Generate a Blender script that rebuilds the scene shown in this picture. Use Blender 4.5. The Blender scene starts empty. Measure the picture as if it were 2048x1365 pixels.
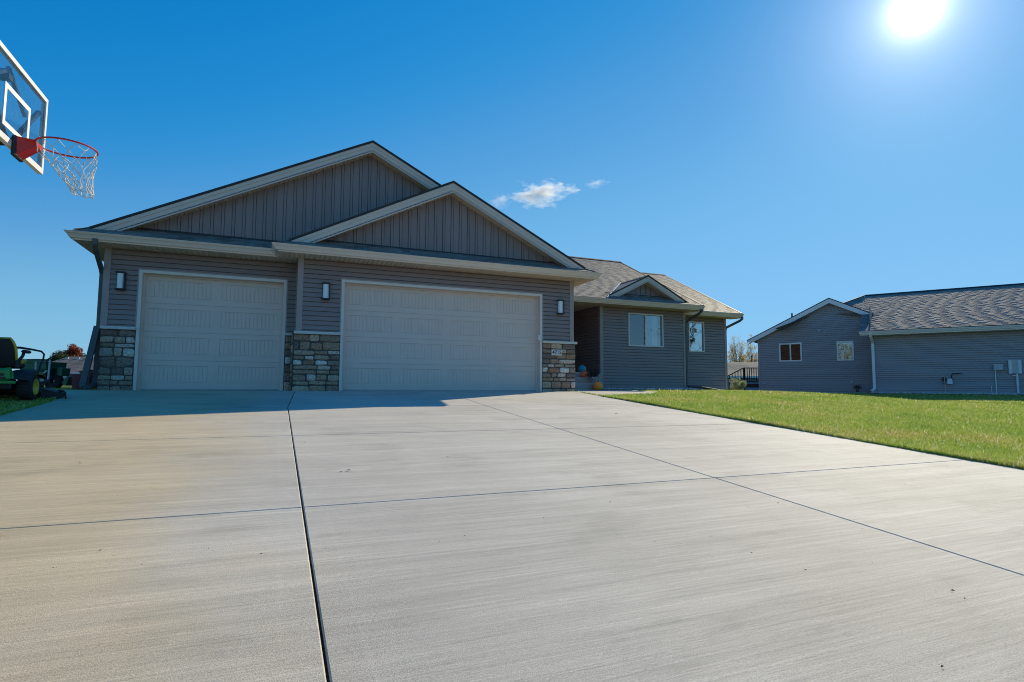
import bpy, math, random
import numpy as np
from mathutils import Vector, Matrix
R = random.Random(7)
NR = np.random.default_rng(11)
scene = bpy.context.scene
COL = scene.collection
rad = math.radians
ZC = 0.125                                   # lens height above the garage slab
SUN = Vector((0.749, 0.445, 0.490)).normalized()

# ------------------------------------------------------------------ mesh builder
class MB:
    def __init__(s):
        s.v = []; s.f = []; s.mi = []; s.sm = []; s.M = None; s.m = 0; s.smooth = False
    def add(s, pts, faces):
        b = len(s.v)
        if s.M is not None:
            s.v.extend([tuple(s.M @ Vector(p)) for p in pts])
        else:
            s.v.extend([tuple(p) for p in pts])
        for f in faces:
            s.f.append([b + i for i in f]); s.mi.append(s.m); s.sm.append(s.smooth)
    def poly(s, pts): s.add(pts, [list(range(len(pts)))])
    def box(s, x0, x1, y0, y1, z0, z1, bev=0.0):
        if x1 < x0: x0, x1 = x1, x0
        if y1 < y0: y0, y1 = y1, y0
        if z1 < z0: z0, z1 = z1, z0
        if bev <= 0:
            p = [(x0,y0,z0),(x1,y0,z0),(x1,y1,z0),(x0,y1,z0),(x0,y0,z1),(x1,y0,z1),(x1,y1,z1),(x0,y1,z1)]
            s.add(p, [(3,2,1,0),(4,5,6,7),(0,1,5,4),(1,2,6,5),(2,3,7,6),(3,0,4,7)])
        else:
            b = min(bev, (x1-x0)*.45, (y1-y0)*.45, (z1-z0)*.45)
            rings = []
            for z, i in ((z0, b), (z0+b, 0), (z1-b, 0), (z1, b)):
                c = b*0.5
                xa, xb, ya, yb = x0+i, x1-i, y0+i, y1-i
                if i: c = 0.0
                rr = [(xa+b*(i==0),ya,z),(xb-b*(i==0),ya,z),(xb,ya+b*(i==0),z),(xb,yb-b*(i==0),z),(xb-b*(i==0),yb,z),(xa+b*(i==0),yb,z),(xa,yb-b*(i==0),z),(xa,ya+b*(i==0),z)]
                rings.append(rr)
            pts = [p for r in rings for p in r]; fs = [list(range(7,-1,-1)), list(range(24,32))]
            for k in range(3):
                for j in range(8):
                    a = k*8+j; c2 = k*8+(j+1) % 8
                    fs.append((a, c2, c2+8, a+8))
            s.add(pts, fs)
    def tube(s, path, r, n=8, cap=True, closed=False):
        path = [Vector(p) for p in path]; N = len(path)
        rs = r if isinstance(r, (list, tuple)) else [r]*N
        pts = []; prev = None
        for i, p in enumerate(path):
            if closed: t = path[(i+1) % N] - path[i-1]
            else: t = path[min(i+1, N-1)] - path[max(i-1, 0)]
            if t.length < 1e-9: t = Vector((0,0,1))
            t.normalize()
            if prev is None:
                a = Vector((0,0,1)) if abs(t.z) < .9 else Vector((1,0,0))
                u = t.cross(a).normalized()
            else:
                u = prev - t*prev.dot(t)
                if u.length < 1e-6: u = t.orthogonal()
                u.normalize()
            prev = u; w = t.cross(u)
            for k in range(n):
                a = 2*math.pi*k/n
                pts.append(p + (u*math.cos(a) + w*math.sin(a))*rs[i])
        fs = []
        for i in range(N if closed else N-1):
            for k in range(n):
                a = i*n+k; b = i*n+(k+1) % n; j = (i+1) % N
                fs.append((a, b, j*n+(k+1) % n, j*n+k))
        if cap and not closed:
            fs.append(list(range(n-1, -1, -1))); fs.append([(N-1)*n+k for k in range(n)])
        s.add(pts, fs)
    def ribbon(s, path, w, h, up=(0,0,1)):
        """rectangular pipe along a path (downspouts, rails)"""
        path = [Vector(p) for p in path]; N = len(path); pts = []
        up = Vector(up)
        for i, p in enumerate(path):
            t = (path[min(i+1, N-1)] - path[max(i-1, 0)]).normalized()
            x = t.cross(up)
            if x.length < 1e-4: x = t.orthogonal()
            x.normalize(); y = x.cross(t).normalized()
            for a, b in ((-1,-1),(1,-1),(1,1),(-1,1)):
                pts.append(p + x*a*w/2 + y*b*h/2)
        fs = [(3,2,1,0), tuple((N-1)*4+k for k in range(4))]
        for i in range(N-1):
            for k in range(4):
                fs.append((i*4+k, i*4+(k+1) % 4, (i+1)*4+(k+1) % 4, (i+1)*4+k))
        s.add(pts, fs)
    def extrude(s, prof, path):
        """profile of (side, z) points swept along horizontal path with mitres; side is to the right of travel"""
        path = [Vector(p) for p in path]; N = len(path); n = len(prof); pts = []
        for i, p in enumerate(path):
            d0 = (path[i]-path[i-1]).normalized() if i > 0 else (path[1]-path[0]).normalized()
            d1 = (path[i+1]-path[i]).normalized() if i < N-1 else d0
            n0 = Vector((d0.y, -d0.x, 0)); n1 = Vector((d1.y, -d1.x, 0))
            m = (n0+n1).normalized(); k = 1.0/max(.2, m.dot(n0))
            for a, z in prof: pts.append(p + m*a*k + Vector((0,0,z)))
        fs = [list(range(n-1,-1,-1)), [(N-1)*n+k for k in range(n)]]
        for i in range(N-1):
            for k in range(n):
                fs.append((i*n+k, i*n+(k+1) % n, (i+1)*n+(k+1) % n, (i+1)*n+k))
        s.add(pts, fs)
    def lathe(s, prof, c, n=20, ribs=0, ribamp=0.0):
        c = Vector(c); pts = []; m = len(prof)
        for k in range(n):
            a = 2*math.pi*k/n
            q = 1 - ribamp*abs(math.cos(a*ribs/2))**6 if ribs else 1
            for r, z in prof: pts.append(c + Vector((math.cos(a)*r*q, math.sin(a)*r*q, z)))
        fs = []
        for k in range(n):
            for i in range(m-1):
                a = k*m+i; b = ((k+1) % n)*m+i
                fs.append((a, b, b+1, a+1))
        s.add(pts, fs)
    def disc_lathe(s, prof, c, axis, n=24):
        """lathe about arbitrary axis: prof (r, h)"""
        c = Vector(c); ax = Vector(axis).normalized(); u = ax.orthogonal().normalized(); w = ax.cross(u)
        pts = []; m = len(prof)
        for k in range(n):
            a = 2*math.pi*k/n
            for r, h in prof: pts.append(c + ax*h + (u*math.cos(a)+w*math.sin(a))*r)
        fs = []
        for k in range(n):
            for i in range(m-1):
                a = k*m+i; b = ((k+1) % n)*m+i
                fs.append((a, b, b+1, a+1))
        s.add(pts, fs)
    def blob(s, c, r, sub=1, jit=.25, sq=(1,1,1)):
        t = (1+5**.5)/2
        vs = [Vector(p).normalized() for p in ((-1,t,0),(1,t,0),(-1,-t,0),(1,-t,0),(0,-1,t),(0,1,t),(0,-1,-t),(0,1,-t),(t,0,-1),(t,0,1),(-t,0,-1),(-t,0,1))]
        fs = [(0,11,5),(0,5,1),(0,1,7),(0,7,10),(0,10,11),(1,5,9),(5,11,4),(11,10,2),(10,7,6),(7,1,8),(3,9,4),(3,4,2),(3,2,6),(3,6,8),(3,8,9),(4,9,5),(2,4,11),(6,2,10),(8,6,7),(9,8,1)]
        for _ in range(sub):
            mid = {}; nf = []
            def mp(a, b):
                k = (min(a,b), max(a,b))
                if k not in mid: mid[k] = len(vs); vs.append(((vs[a]+vs[b])/2).normalized())
                return mid[k]
            for a, b, c2 in fs:
                x, y, z = mp(a,b), mp(b,c2), mp(c2,a); nf += [(a,x,z),(b,y,x),(c2,z,y),(x,y,z)]
            fs = nf
        c = Vector(c)
        s.add([c+Vector((v.x*sq[0], v.y*sq[1], v.z*sq[2]))*r*(1+R.uniform(-jit,jit)) for v in vs], fs)
    def build(s, name, mats, parent=None, loc=None, link=True):
        me = bpy.data.meshes.new(name)
        base = Vector(loc) if loc is not None else (root_loc(parent) if parent else Vector((0,0,0)))
        if s.v:
            va = np.array(s.v, dtype=np.float64) - np.array(base)
        else: va = np.zeros((0,3))
        me.from_pydata(va.tolist(), [], s.f)
        if not isinstance(mats, (list, tuple)): mats = [mats]
        for m in mats: me.materials.append(m)
        if any(s.mi): me.polygons.foreach_set('material_index', s.mi)
        if any(s.sm): me.polygons.foreach_set('use_smooth', s.sm)
        me.update()
        o = bpy.data.objects.new(name, me); COL.objects.link(o)
        if parent: o.parent = parent
        else: o.location = base
        return o

def root_loc(o):
    l = Vector(o.location)
    while o.parent: o = o.parent; l = l + Vector(o.location)
    return l
def tag(o, label=None, cat=None, group=None, kind=None):
    if label: o['label'] = label
    if cat: o['category'] = cat
    if group: o['group'] = group
    if kind: o['kind'] = kind
    return o
def empty(name, loc, label, cat, group=None, rz=0):
    o = bpy.data.objects.new(name, None); COL.objects.link(o)
    o.location = loc; o.rotation_euler = (0,0,rz); o.empty_display_size = .2
    return tag(o, label, cat, group)
def copy_tree(o, parent=None):
    c = o.copy(); COL.objects.link(c)
    if parent: c.parent = parent
    for ch in list(o.children): copy_tree(ch, c)
    return c

# ------------------------------------------------------------------ materials
def new_mat(name):
    m = bpy.data.materials.new(name); m.use_nodes = True
    nt = m.node_tree; b = nt.nodes['Principled BSDF']
    return m, nt, b
def N(nt, t, **kw):
    n = nt.nodes.new(t)
    for k, v in kw.items():
        if k in n.inputs: n.inputs[k].default_value = v
        else: setattr(n, k, v)
    return n
def ramp(nt, stops, interp='LINEAR'):
    n = nt.nodes.new('ShaderNodeValToRGB'); cr = n.color_ramp; cr.interpolation = interp
    while len(cr.elements) < len(stops): cr.elements.new(.5)
    for e, (p, c) in zip(cr.elements, stops): e.position = p; e.color = (*c, 1)
    return n
def coords(nt, scale=(1,1,1)):
    tc = nt.nodes.new('ShaderNodeTexCoord'); mp = nt.nodes.new('ShaderNodeMapping')
    mp.inputs['Scale'].default_value = scale
    nt.links.new(tc.outputs['Object'], mp.inputs['Vector']); return mp.outputs['Vector']
def mat(name, c1, c2=None, rough=.6, scale=6, stretch=(1,1,1), bump=0.0, bscale=None, metal=0, spec=.5, isl=0.0, detail=5, dist=.01):
    """two-tone noise colour, optional bump, optional brightness change per separate piece"""
    m, nt, b = new_mat(name); L = nt.links.new
    c2 = c2 or tuple(x*.82 for x in c1)
    vec = coords(nt, stretch)
    nz = N(nt, 'ShaderNodeTexNoise', Scale=scale, Detail=detail, Roughness=.6); L(vec, nz.inputs['Vector'])
    rp = ramp(nt, [(.3, c2), (.7, c1)]); L(nz.outputs['Fac'], rp.inputs['Fac'])
    out = rp.outputs['Color']
    if isl:
        g = N(nt, 'ShaderNodeNewGeometry'); mr = N(nt, 'ShaderNodeMapRange'); mr.inputs['To Min'].default_value = 1-isl; mr.inputs['To Max'].default_value = 1+isl
        L(g.outputs['Random Per Island'], mr.inputs['Value'])
        vm = N(nt, 'ShaderNodeVectorMath', operation='SCALE'); L(out, vm.inputs[0]); L(mr.outputs['Result'], vm.inputs['Scale']); out = vm.outputs['Vector']
    L(out, b.inputs['Base Color'])
    b.inputs['Roughness'].default_value = rough; b.inputs['Metallic'].default_value = metal
    b.inputs['Specular IOR Level'].default_value = spec
    if bump:
        n2 = N(nt, 'ShaderNodeTexNoise', Scale=bscale or scale*4, Detail=4); L(vec, n2.inputs['Vector'])
        bp = N(nt, 'ShaderNodeBump', Strength=bump, Distance=dist); L(n2.outputs['Fac'], bp.inputs['Height']); L(bp.outputs['Normal'], b.inputs['Normal'])
    return m
def island_mat(name, stops, rough=.8, nscale=25, namt=.35, bump=.4, bscale=60, spec=.3, dist=.006):
    m, nt, b = new_mat(name); L = nt.links.new
    g = N(nt, 'ShaderNodeNewGeometry'); rp = ramp(nt, stops); L(g.outputs['Random Per Island'], rp.inputs['Fac'])
    vec = coords(nt)
    nz = N(nt, 'ShaderNodeTexNoise', Scale=nscale, Detail=6, Roughness=.65); L(vec, nz.inputs['Vector'])
    mr = N(nt, 'ShaderNodeMapRange'); mr.inputs['From Min'].default_value = .25; mr.inputs['From Max'].default_value = .75
    mr.inputs['To Min'].default_value = 1-namt; mr.inputs['To Max'].default_value = 1+namt; L(nz.outputs['Fac'], mr.inputs['Value'])
    vm = N(nt, 'ShaderNodeVectorMath', operation='SCALE'); L(rp.outputs['Color'], vm.inputs[0]); L(mr.outputs['Result'], vm.inputs['Scale'])
    L(vm.outputs['Vector'], b.inputs['Base Color']); b.inputs['Roughness'].default_value = rough; b.inputs['Specular IOR Level'].default_value = spec
    n2 = N(nt, 'ShaderNodeTexNoise', Scale=bscale, Detail=5); L(vec, n2.inputs['Vector'])
    bp = N(nt, 'ShaderNodeBump', Strength=bump, Distance=dist); L(n2.outputs['Fac'], bp.inputs['Height']); L(bp.outputs['Normal'], b.inputs['Normal'])
    return m
def glass_mat(name, tint, refl=.35, trans=.35, wobble=.0):
    """double glazing: part mirror of the sky, part tinted view of what is behind it"""
    m, nt, b = new_mat(name); L = nt.links.new; nt.nodes.remove(b)
    out = nt.nodes['Material Output']
    gl = N(nt, 'ShaderNodeBsdfGlossy', Roughness=.015); gl.inputs['Color'].default_value = (.9,.95,1,1)
    tr = N(nt, 'ShaderNodeBsdfTransparent'); tr.inputs['Color'].default_value = (*tint, 1)
    fr = N(nt, 'ShaderNodeFresnel', IOR=1.5)
    ad = N(nt, 'ShaderNodeMath', operation='ADD', use_clamp=True); ad.inputs[1].default_value = refl; L(fr.outputs['Fac'], ad.inputs[0])
    mx = N(nt, 'ShaderNodeMixShader'); L(ad.outputs[0], mx.inputs[0]); L(tr.outputs[0], mx.inputs[1]); L(gl.outputs[0], mx.inputs[2])
    if wobble:
        nz = N(nt, 'ShaderNodeTexNoise', Scale=3.0, Detail=1); L(coords(nt), nz.inputs['Vector'])
        bp = N(nt, 'ShaderNodeBump', Strength=wobble, Distance=.02); L(nz.outputs['Fac'], bp.inputs['Height']); L(bp.outputs['Normal'], gl.inputs['Normal'])
    L(mx.outputs[0], out.inputs['Surface'])
    return m

M = {}
M['siding'] = mat('taupe_vinyl_siding', (0.315,0.235,0.215), (0.275,0.205,0.19), rough=.48, scale=5, stretch=(2,2,30), bump=.12, bscale=14, isl=.06, dist=.004)
M['trim'] = mat('taupe_corner_trim', (0.42,0.33,0.3), (0.37,0.295,0.27), rough=.5, scale=4)
M['beige'] = mat('beige_aluminium', (0.85,0.69,0.57), (0.8,0.64,0.53), rough=.42, scale=3)
M['rake'] = mat('beige_rake_board', (0.74,0.62,0.53), (0.68,0.57,0.485), rough=.5, scale=4, stretch=(1,1,1))
M['soffit'] = mat('vented_soffit_vinyl', (0.75,0.58,0.41), (0.67,0.52,0.37), rough=.6, scale=6, isl=.05)
M['door'] = mat('beige_steel_door', (.77,.615,.525), (.72,.575,.49), rough=.45, scale=3, stretch=(1,1,1), bump=.06, bscale=180, dist=.002)
M['doortrim'] = mat('pale_door_trim', (0.8,0.71,0.62), (0.75,0.66,0.58), rough=.45, scale=5)
M['seal'] = mat('pale_rubber_seal', (.5,.48,.46), rough=.7)
M['white'] = mat('white_vinyl', (0.84,0.84,0.83), (0.8,0.8,0.79), rough=.4, scale=5)
M['cap'] = mat('cast_stone_cap', (0.754,0.711,0.638), (0.609,0.566,0.507), rough=.8, scale=20, bump=.3, bscale=80)
M['mortar'] = mat('grey_mortar', (0.12,0.1,0.085), (0.08,0.07,0.06), rough=.95, scale=40, bump=.5)
M['stone_warm'] = island_mat('warm_fieldstone', [(0,(.32,.17,.10)),(.15,(.46,.30,.19)),(.3,(.22,.15,.115)),(.45,(.40,.27,.18)),(.58,(.60,.43,.29)),(.70,(.17,.125,.105)),(.82,(.50,.36,.25)),(.90,(.74,.66,.57)),(1,(.52,.31,.19))], namt=.6, bump=1.0, bscale=45)
M['stone_grey'] = island_mat('brown_grey_fieldstone', [(0,(.26,.16,.105)),(.2,(.44,.32,.22)),(.4,(.20,.15,.12)),(.55,(.36,.265,.195)),(.7,(.54,.43,.33)),(.82,(.17,.12,.095)),(.92,(.62,.56,.48)),(1,(.46,.31,.21))], namt=.6, bump=1.0, bscale=45)
M['shingle'] = island_mat('weathered_brown_shingle', [(0,(.16,.13,.11)),(.3,(.23,.19,.165)),(.6,(.29,.245,.215)),(.8,(.20,.17,.145)),(1,(.33,.285,.25))], rough=.72, nscale=60, namt=.25, bump=.45, bscale=250, spec=.55)
M['shingle_n'] = island_mat('grey_mixed_shingle', [(0,(.17,.155,.15)),(.25,(.26,.24,.215)),(.5,(.21,.195,.195)),(.75,(.30,.28,.245)),(1,(.23,.215,.22))], rough=.78, nscale=60, namt=.25, bump=.4, bscale=250, spec=.40)
M['ridge'] = mat('shaded_ridge_cap', (.03,.028,.03), rough=.85, scale=40, bump=.5)  # near-black: shadow side of the ridge put into the cap colour
M['drip'] = mat('dark_drip_edge', (.035,.032,.03), rough=.6)
M['pipe_dark'] = mat('dark_bronze_downspout', (0.105,0.099,0.096), (0.083,0.078,0.075), rough=.4, scale=3)
M['nsiding'] = mat('slate_blue_vinyl_siding', (0.36,0.345,0.365), (0.31,0.295,0.315), rough=.48, scale=5, stretch=(2,2,30), bump=.12, bscale=14, isl=.05, dist=.004)
M['nfascia'] = mat('pale_grey_fascia', (0.84,0.85,0.86), (0.78,0.79,0.8), rough=.45, scale=4)
M['black'] = mat('black_metal', (.015,.015,.017), rough=.4)
M['frost'] = mat('frosted_lamp_glass', (0.85,0.88,0.9), (0.78,0.82,0.85), rough=.18, scale=8, spec=.7)
M['found'] = mat('concrete_foundation', (.33,.32,.31), (.27,.26,.25), rough=.9, scale=8, bump=.3)
M['pane_blue'] = glass_mat('window_glass', (.80,.90,.95), refl=.30, wobble=.05)
M['pane_dark'] = glass_mat('screened_window_glass', (.10,.14,.17), refl=.16, wobble=.05)
M['pane_n'] = glass_mat('dark_window_glass', (.25,.28,.3), refl=.0, wobble=.08)
M['pane_w2'] = glass_mat('wavy_window_glass', (.25,.3,.3), refl=.34, wobble=.35)
M['pane_tree'] = glass_mat('window_glass_mirror', (.3,.35,.38), refl=.55, wobble=.10)
M['room'] = mat('dim_room_wall', (.05,.06,.07), rough=.9)
M['curtain'] = mat('white_curtain', (.75,.76,.76), rough=.9)
M['blind'] = mat('brown_window_blind', (.12,.095,.085), rough=.8)
M['metal_g'] = mat('grey_painted_steel', (0.48,0.51,0.54), (0.43,0.46,0.49), rough=.4, scale=6)
M['metal_l'] = mat('pale_grey_steel', (0.78,0.8,0.82), (0.72,0.74,0.76), rough=.4, scale=6)
M['metal_z'] = mat('galvanised_pipe', (.42,.44,.45), (.34,.36,.37), rough=.35, metal=.6, scale=20)
M['rust'] = mat('rusty_pipe', (.10,.05,.035), (.05,.03,.025), rough=.8, scale=20)
M['rubber'] = mat('black_rubber', (.012,.012,.013), (.02,.02,.02), rough=.75, scale=30, bump=.3)
M['blackplastic'] = mat('black_plastic', (0.011,0.012,0.014), (0.016,0.017,0.02), rough=.6, scale=10)
M['green'] = mat('mower_green_paint', (0.02,0.3,0.06), (0.016,0.25,0.05), rough=.3, scale=4)
M['dkgreen'] = mat('dark_green_plastic', (0.02,0.17,0.085), (0.015,0.14,0.07), rough=.45, scale=6)
M['yellow'] = mat('yellow_paint', (.62,.47,.03), (.55,.41,.03), rough=.35, scale=5)
M['redpaint'] = mat('red_rim_paint', (.52,.02,.02), (.42,.015,.015), rough=.35, scale=8)
M['net'] = mat('white_net_cord', (.75,.73,.70), (.6,.58,.55), rough=.9, scale=60)
M['redtub'] = mat('faded_red_plastic', (.30,.055,.055), (.22,.03,.035), rough=.5, scale=6)
M['redrail'] = mat('faded_red_wood', (.42,.13,.11), (.33,.09,.08), rough=.8, scale=9)
M['deckwood'] = mat('dark_stained_wood', (.055,.022,.016), (.04,.016,.012), rough=.7, scale=9, stretch=(1,1,.2))
M['cream'] = mat('cream_siding', (.50,.47,.40), (.46,.43,.37), rough=.7, scale=3, stretch=(1,1,20))
M['farroof'] = island_mat('far_brown_shingle', [(0,(.16,.125,.105)),(.5,(.22,.18,.155)),(1,(.28,.235,.205))], nscale=9, namt=.3)
M['greyroof'] = island_mat('far_grey_shingle', [(0,(.16,.15,.14)),(1,(.25,.235,.22))], nscale=8, namt=.25)
M['bluewall'] = mat('pale_blue_siding', (.20,.27,.34), (.17,.23,.30), rough=.7, scale=3)
M['rock'] = island_mat('river_rock', [(0,(.38,.35,.31)),(.35,(.60,.56,.50)),(.6,(.46,.41,.35)),(.8,(.75,.72,.68)),(1,(.30,.28,.27))], nscale=15, bump=.3)
M['bark'] = mat('grey_brown_bark', (.13,.10,.075), (.07,.055,.042), rough=.9, scale=12, stretch=(3,3,.6), bump=.8)
M['orange'] = mat('orange_pumpkin_skin', (0.93,0.36,0.06), (0.82,0.28,0.04), rough=.4, scale=9)
M['redorange'] = mat('red_orange_pumpkin_skin', (0.88,0.22,0.08), (0.75,0.17,0.05), rough=.4, scale=9)
M['teal'] = mat('teal_painted_pumpkin', (0.03,0.32,0.46), (0.02,0.26,0.38), rough=.35, scale=9)
M['stem'] = mat('dry_pumpkin_stem', (.36,.28,.17), (.25,.18,.10), rough=.8, scale=20, bump=.4)
M['pot'] = mat('white_glazed_pot', (.55,.57,.57), rough=.3)
M['sign'] = mat('pale_address_stone', (0.78,0.74,0.68), (0.7,0.66,0.6), rough=.8, scale=40, bump=.2)
M['ink'] = mat('black_digit_paint', (.012,.012,.012), rough=.6)
M['mulch'] = mat('dark_bed_soil', (.06,.05,.04), (.03,.025,.02), rough=.95, scale=30, bump=.6)
M['inkblue'] = mat('black_board_lettering', (.006,.01,.02), rough=.5)

def leaf_mat(name, stops, trans=.35, rough=.55):
    m, nt, b = new_mat(name); L = nt.links.new; out = nt.nodes['Material Output']
    g = N(nt, 'ShaderNodeNewGeometry'); rp = ramp(nt, stops); L(g.outputs['Random Per Island'], rp.inputs['Fac'])
    L(rp.outputs['Color'], b.inputs['Base Color']); b.inputs['Roughness'].default_value = rough
    t = N(nt, 'ShaderNodeBsdfTranslucent'); L(rp.outputs['Color'], t.inputs['Color'])
    mx = N(nt, 'ShaderNodeMixShader'); mx.inputs[0].default_value = trans
    L(b.outputs[0], mx.inputs[1]); L(t.outputs[0], mx.inputs[2]); L(mx.outputs[0], out.inputs['Surface'])
    return m
M['leaf_red'] = leaf_mat('red_maple_leaf', [(0,(.30,.055,.02)),(.5,(.42,.10,.03)),(1,(.20,.05,.025))])
M['leaf_green'] = leaf_mat('dark_green_leaf', [(0,(.035,.06,.02)),(.5,(.06,.09,.03)),(1,(.02,.04,.018))])
M['leaf_yellow'] = leaf_mat('yellow_autumn_leaf', [(0,(.80,.50,.05)),(.5,(.62,.43,.06)),(1,(.38,.32,.07))], trans=.45)
M['leaf_sage'] = leaf_mat('silvery_shrub_leaf', [(0,(.32,.38,.18)),(.5,(.50,.54,.32)),(1,(.22,.28,.12))], trans=.4)
M['leaf_dead'] = leaf_mat('dry_brown_leaf', [(0,(.09,.04,.025)),(.5,(.06,.028,.02)),(1,(.13,.06,.03))], trans=.2)
M['leaf_mum'] = leaf_mat('dark_mum_flower', [(0,(.06,.012,.02)),(.4,(.03,.035,.015)),(.8,(.10,.03,.03)),(1,(.05,.05,.02))], trans=.2)

def concrete_mat():
    m, nt, b = new_mat('broomed_concrete'); L = nt.links.new
    def nz(scale, stretch, detail=4, rough=.6):
        n = N(nt, 'ShaderNodeTexNoise', Scale=scale, Detail=detail, Roughness=rough); L(coords(nt, stretch), n.inputs['Vector']); return n.outputs['Fac']
    base = ramp(nt, [(.28,(.475,.44,.385)),(.5,(.555,.515,.455)),(.72,(.62,.578,.515))]); L(nz(.55,(1,1,1),6), base.inputs['Fac'])
    col = base.outputs['Color']
    def mul(col, fac, lo, hi, fmin=.3, fmax=.7):
        mr = N(nt, 'ShaderNodeMapRange'); mr.inputs['From Min'].default_value = fmin; mr.inputs['From Max'].default_value = fmax
        mr.inputs['To Min'].default_value = lo; mr.inputs['To Max'].default_value = hi; L(fac, mr.inputs['Value'])
        vm = N(nt, 'ShaderNodeVectorMath', operation='SCALE'); L(col, vm.inputs[0]); L(mr.outputs['Result'], vm.inputs['Scale']); return vm.outputs['Vector']
    streak = nz(1.0,(.35,7,1),6,.7)
    broom = nz(1.0,(1.1,70,1),5,.75)
    broom2 = nz(1.0,(2.5,190,1),3,.7)
    fine = nz(230,(1,1,1),2)
    col = mul(col, streak, .86, 1.10)
    col = mul(col, broom, .82, 1.14)
    col = mul(col, broom2, .88, 1.10)
    col = mul(col, fine, .66, 1.28)
    pits = nz(120,(1,1.6,1),1); col = mul(col, pits, .45, 1.0, .22, .30)
    spots = nz(1.4,(1,1.8,1),4,.6); col = mul(col, spots, .80, 1.0, .26, .44)
    gi = N(nt, 'ShaderNodeNewGeometry'); col = mul(col, gi.outputs['Random Per Island'], .94, 1.05, 0, 1)
    # sealer smears along the wide joint, warm lens-flare tint painted into the left slabs
    tcx = nt.nodes.new('ShaderNodeTexCoord'); sx_ = nt.nodes.new('ShaderNodeSeparateXYZ'); L(tcx.outputs['Object'], sx_.inputs[0])
    d1_ = N(nt, 'ShaderNodeMath', operation='SUBTRACT'); d1_.inputs[1].default_value = .18; L(sx_.outputs['X'], d1_.inputs[0])
    d2_ = N(nt, 'ShaderNodeMath', operation='ABSOLUTE'); L(d1_.outputs[0], d2_.inputs[0])
    d3_ = N(nt, 'ShaderNodeMath', operation='SUBTRACT'); d3_.inputs[1].default_value = .135; L(d2_.outputs[0], d3_.inputs[0])
    d4_ = N(nt, 'ShaderNodeMath', operation='ABSOLUTE'); L(d3_.outputs[0], d4_.inputs[0])
    d5_ = N(nt, 'ShaderNodeMapRange'); d5_.inputs['From Min'].default_value = .035; d5_.inputs['From Max'].default_value = .0; d5_.inputs['To Min'].default_value = 0; d5_.inputs['To Max'].default_value = 1; L(d4_.outputs[0], d5_.inputs['Value'])
    smn = nz(1.0,(5,1.3,1),4,.6); d6_ = N(nt, 'ShaderNodeMath', operation='MULTIPLY'); L(d5_.outputs[0], d6_.inputs[0]); L(smn, d6_.inputs[1])
    col = mul(col, d6_.outputs[0], 1.0, 1.05, .30, .6)
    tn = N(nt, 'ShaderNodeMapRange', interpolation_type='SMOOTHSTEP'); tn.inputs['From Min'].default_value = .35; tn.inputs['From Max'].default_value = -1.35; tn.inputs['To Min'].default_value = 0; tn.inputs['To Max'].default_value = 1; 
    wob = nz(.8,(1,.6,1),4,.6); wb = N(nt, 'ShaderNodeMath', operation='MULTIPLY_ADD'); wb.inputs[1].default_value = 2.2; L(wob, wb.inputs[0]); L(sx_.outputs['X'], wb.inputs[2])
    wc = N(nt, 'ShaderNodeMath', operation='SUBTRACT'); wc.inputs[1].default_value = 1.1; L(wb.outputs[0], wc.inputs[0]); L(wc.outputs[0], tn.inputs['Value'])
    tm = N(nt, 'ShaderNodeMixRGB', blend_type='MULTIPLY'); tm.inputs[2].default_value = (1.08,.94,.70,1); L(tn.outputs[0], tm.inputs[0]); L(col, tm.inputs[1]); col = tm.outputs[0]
    L(col, b.inputs['Base Color'])
    b.inputs['Roughness'].default_value = .8; b.inputs['Specular IOR Level'].default_value = .35
    ad = N(nt, 'ShaderNodeMath', operation='ADD'); L(broom, ad.inputs[0]); L(fine, ad.inputs[1])
    bp = N(nt, 'ShaderNodeBump', Strength=.35, Distance=.004); L(ad.outputs[0], bp.inputs['Height']); L(bp.outputs['Normal'], b.inputs['Normal'])
    return m
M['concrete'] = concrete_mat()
M['plainconc'] = mat('smooth_step_concrete', (.42,.40,.37), (.34,.325,.30), rough=.85, scale=7, bump=.2, bscale=60)
M['jointdirt'] = mat('joint_dirt', (.035,.03,.024), (.02,.017,.014), rough=1, scale=60)

def lawn_mat():
    m, nt, b = new_mat('lawn_soil_and_thatch'); L = nt.links.new
    n1 = N(nt, 'ShaderNodeTexNoise', Scale=.35, Detail=6, Roughness=.6); L(coords(nt), n1.inputs['Vector'])
    n2 = N(nt, 'ShaderNodeTexNoise', Scale=22, Detail=5, Roughness=.7); L(coords(nt), n2.inputs['Vector'])
    r1 = ramp(nt, [(.3,(.075,.105,.022)),(.55,(.10,.135,.028)),(.75,(.14,.15,.05))]); L(n1.outputs['Fac'], r1.inputs['Fac'])
    r2 = ramp(nt, [(.3,(.45,.45,.45)),(.7,(1.25,1.25,1.25))]); L(n2.outputs['Fac'], r2.inputs['Fac'])
    mx = N(nt, 'ShaderNodeMixRGB', blend_type='MULTIPLY'); mx.inputs[0].default_value = 1; L(r1.outputs[0], mx.inputs[1]); L(r2.outputs[0], mx.inputs[2])
    L(mx.outputs[0], b.inputs['Base Color']); b.inputs['Roughness'].default_value = .95; b.inputs['Specular IOR Level'].default_value = .1
    bp = N(nt, 'ShaderNodeBump', Strength=.8, Distance=.03); L(n2.outputs['Fac'], bp.inputs['Height']); L(bp.outputs['Normal'], b.inputs['Normal'])
    return m
M['lawn'] = lawn_mat()
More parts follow.
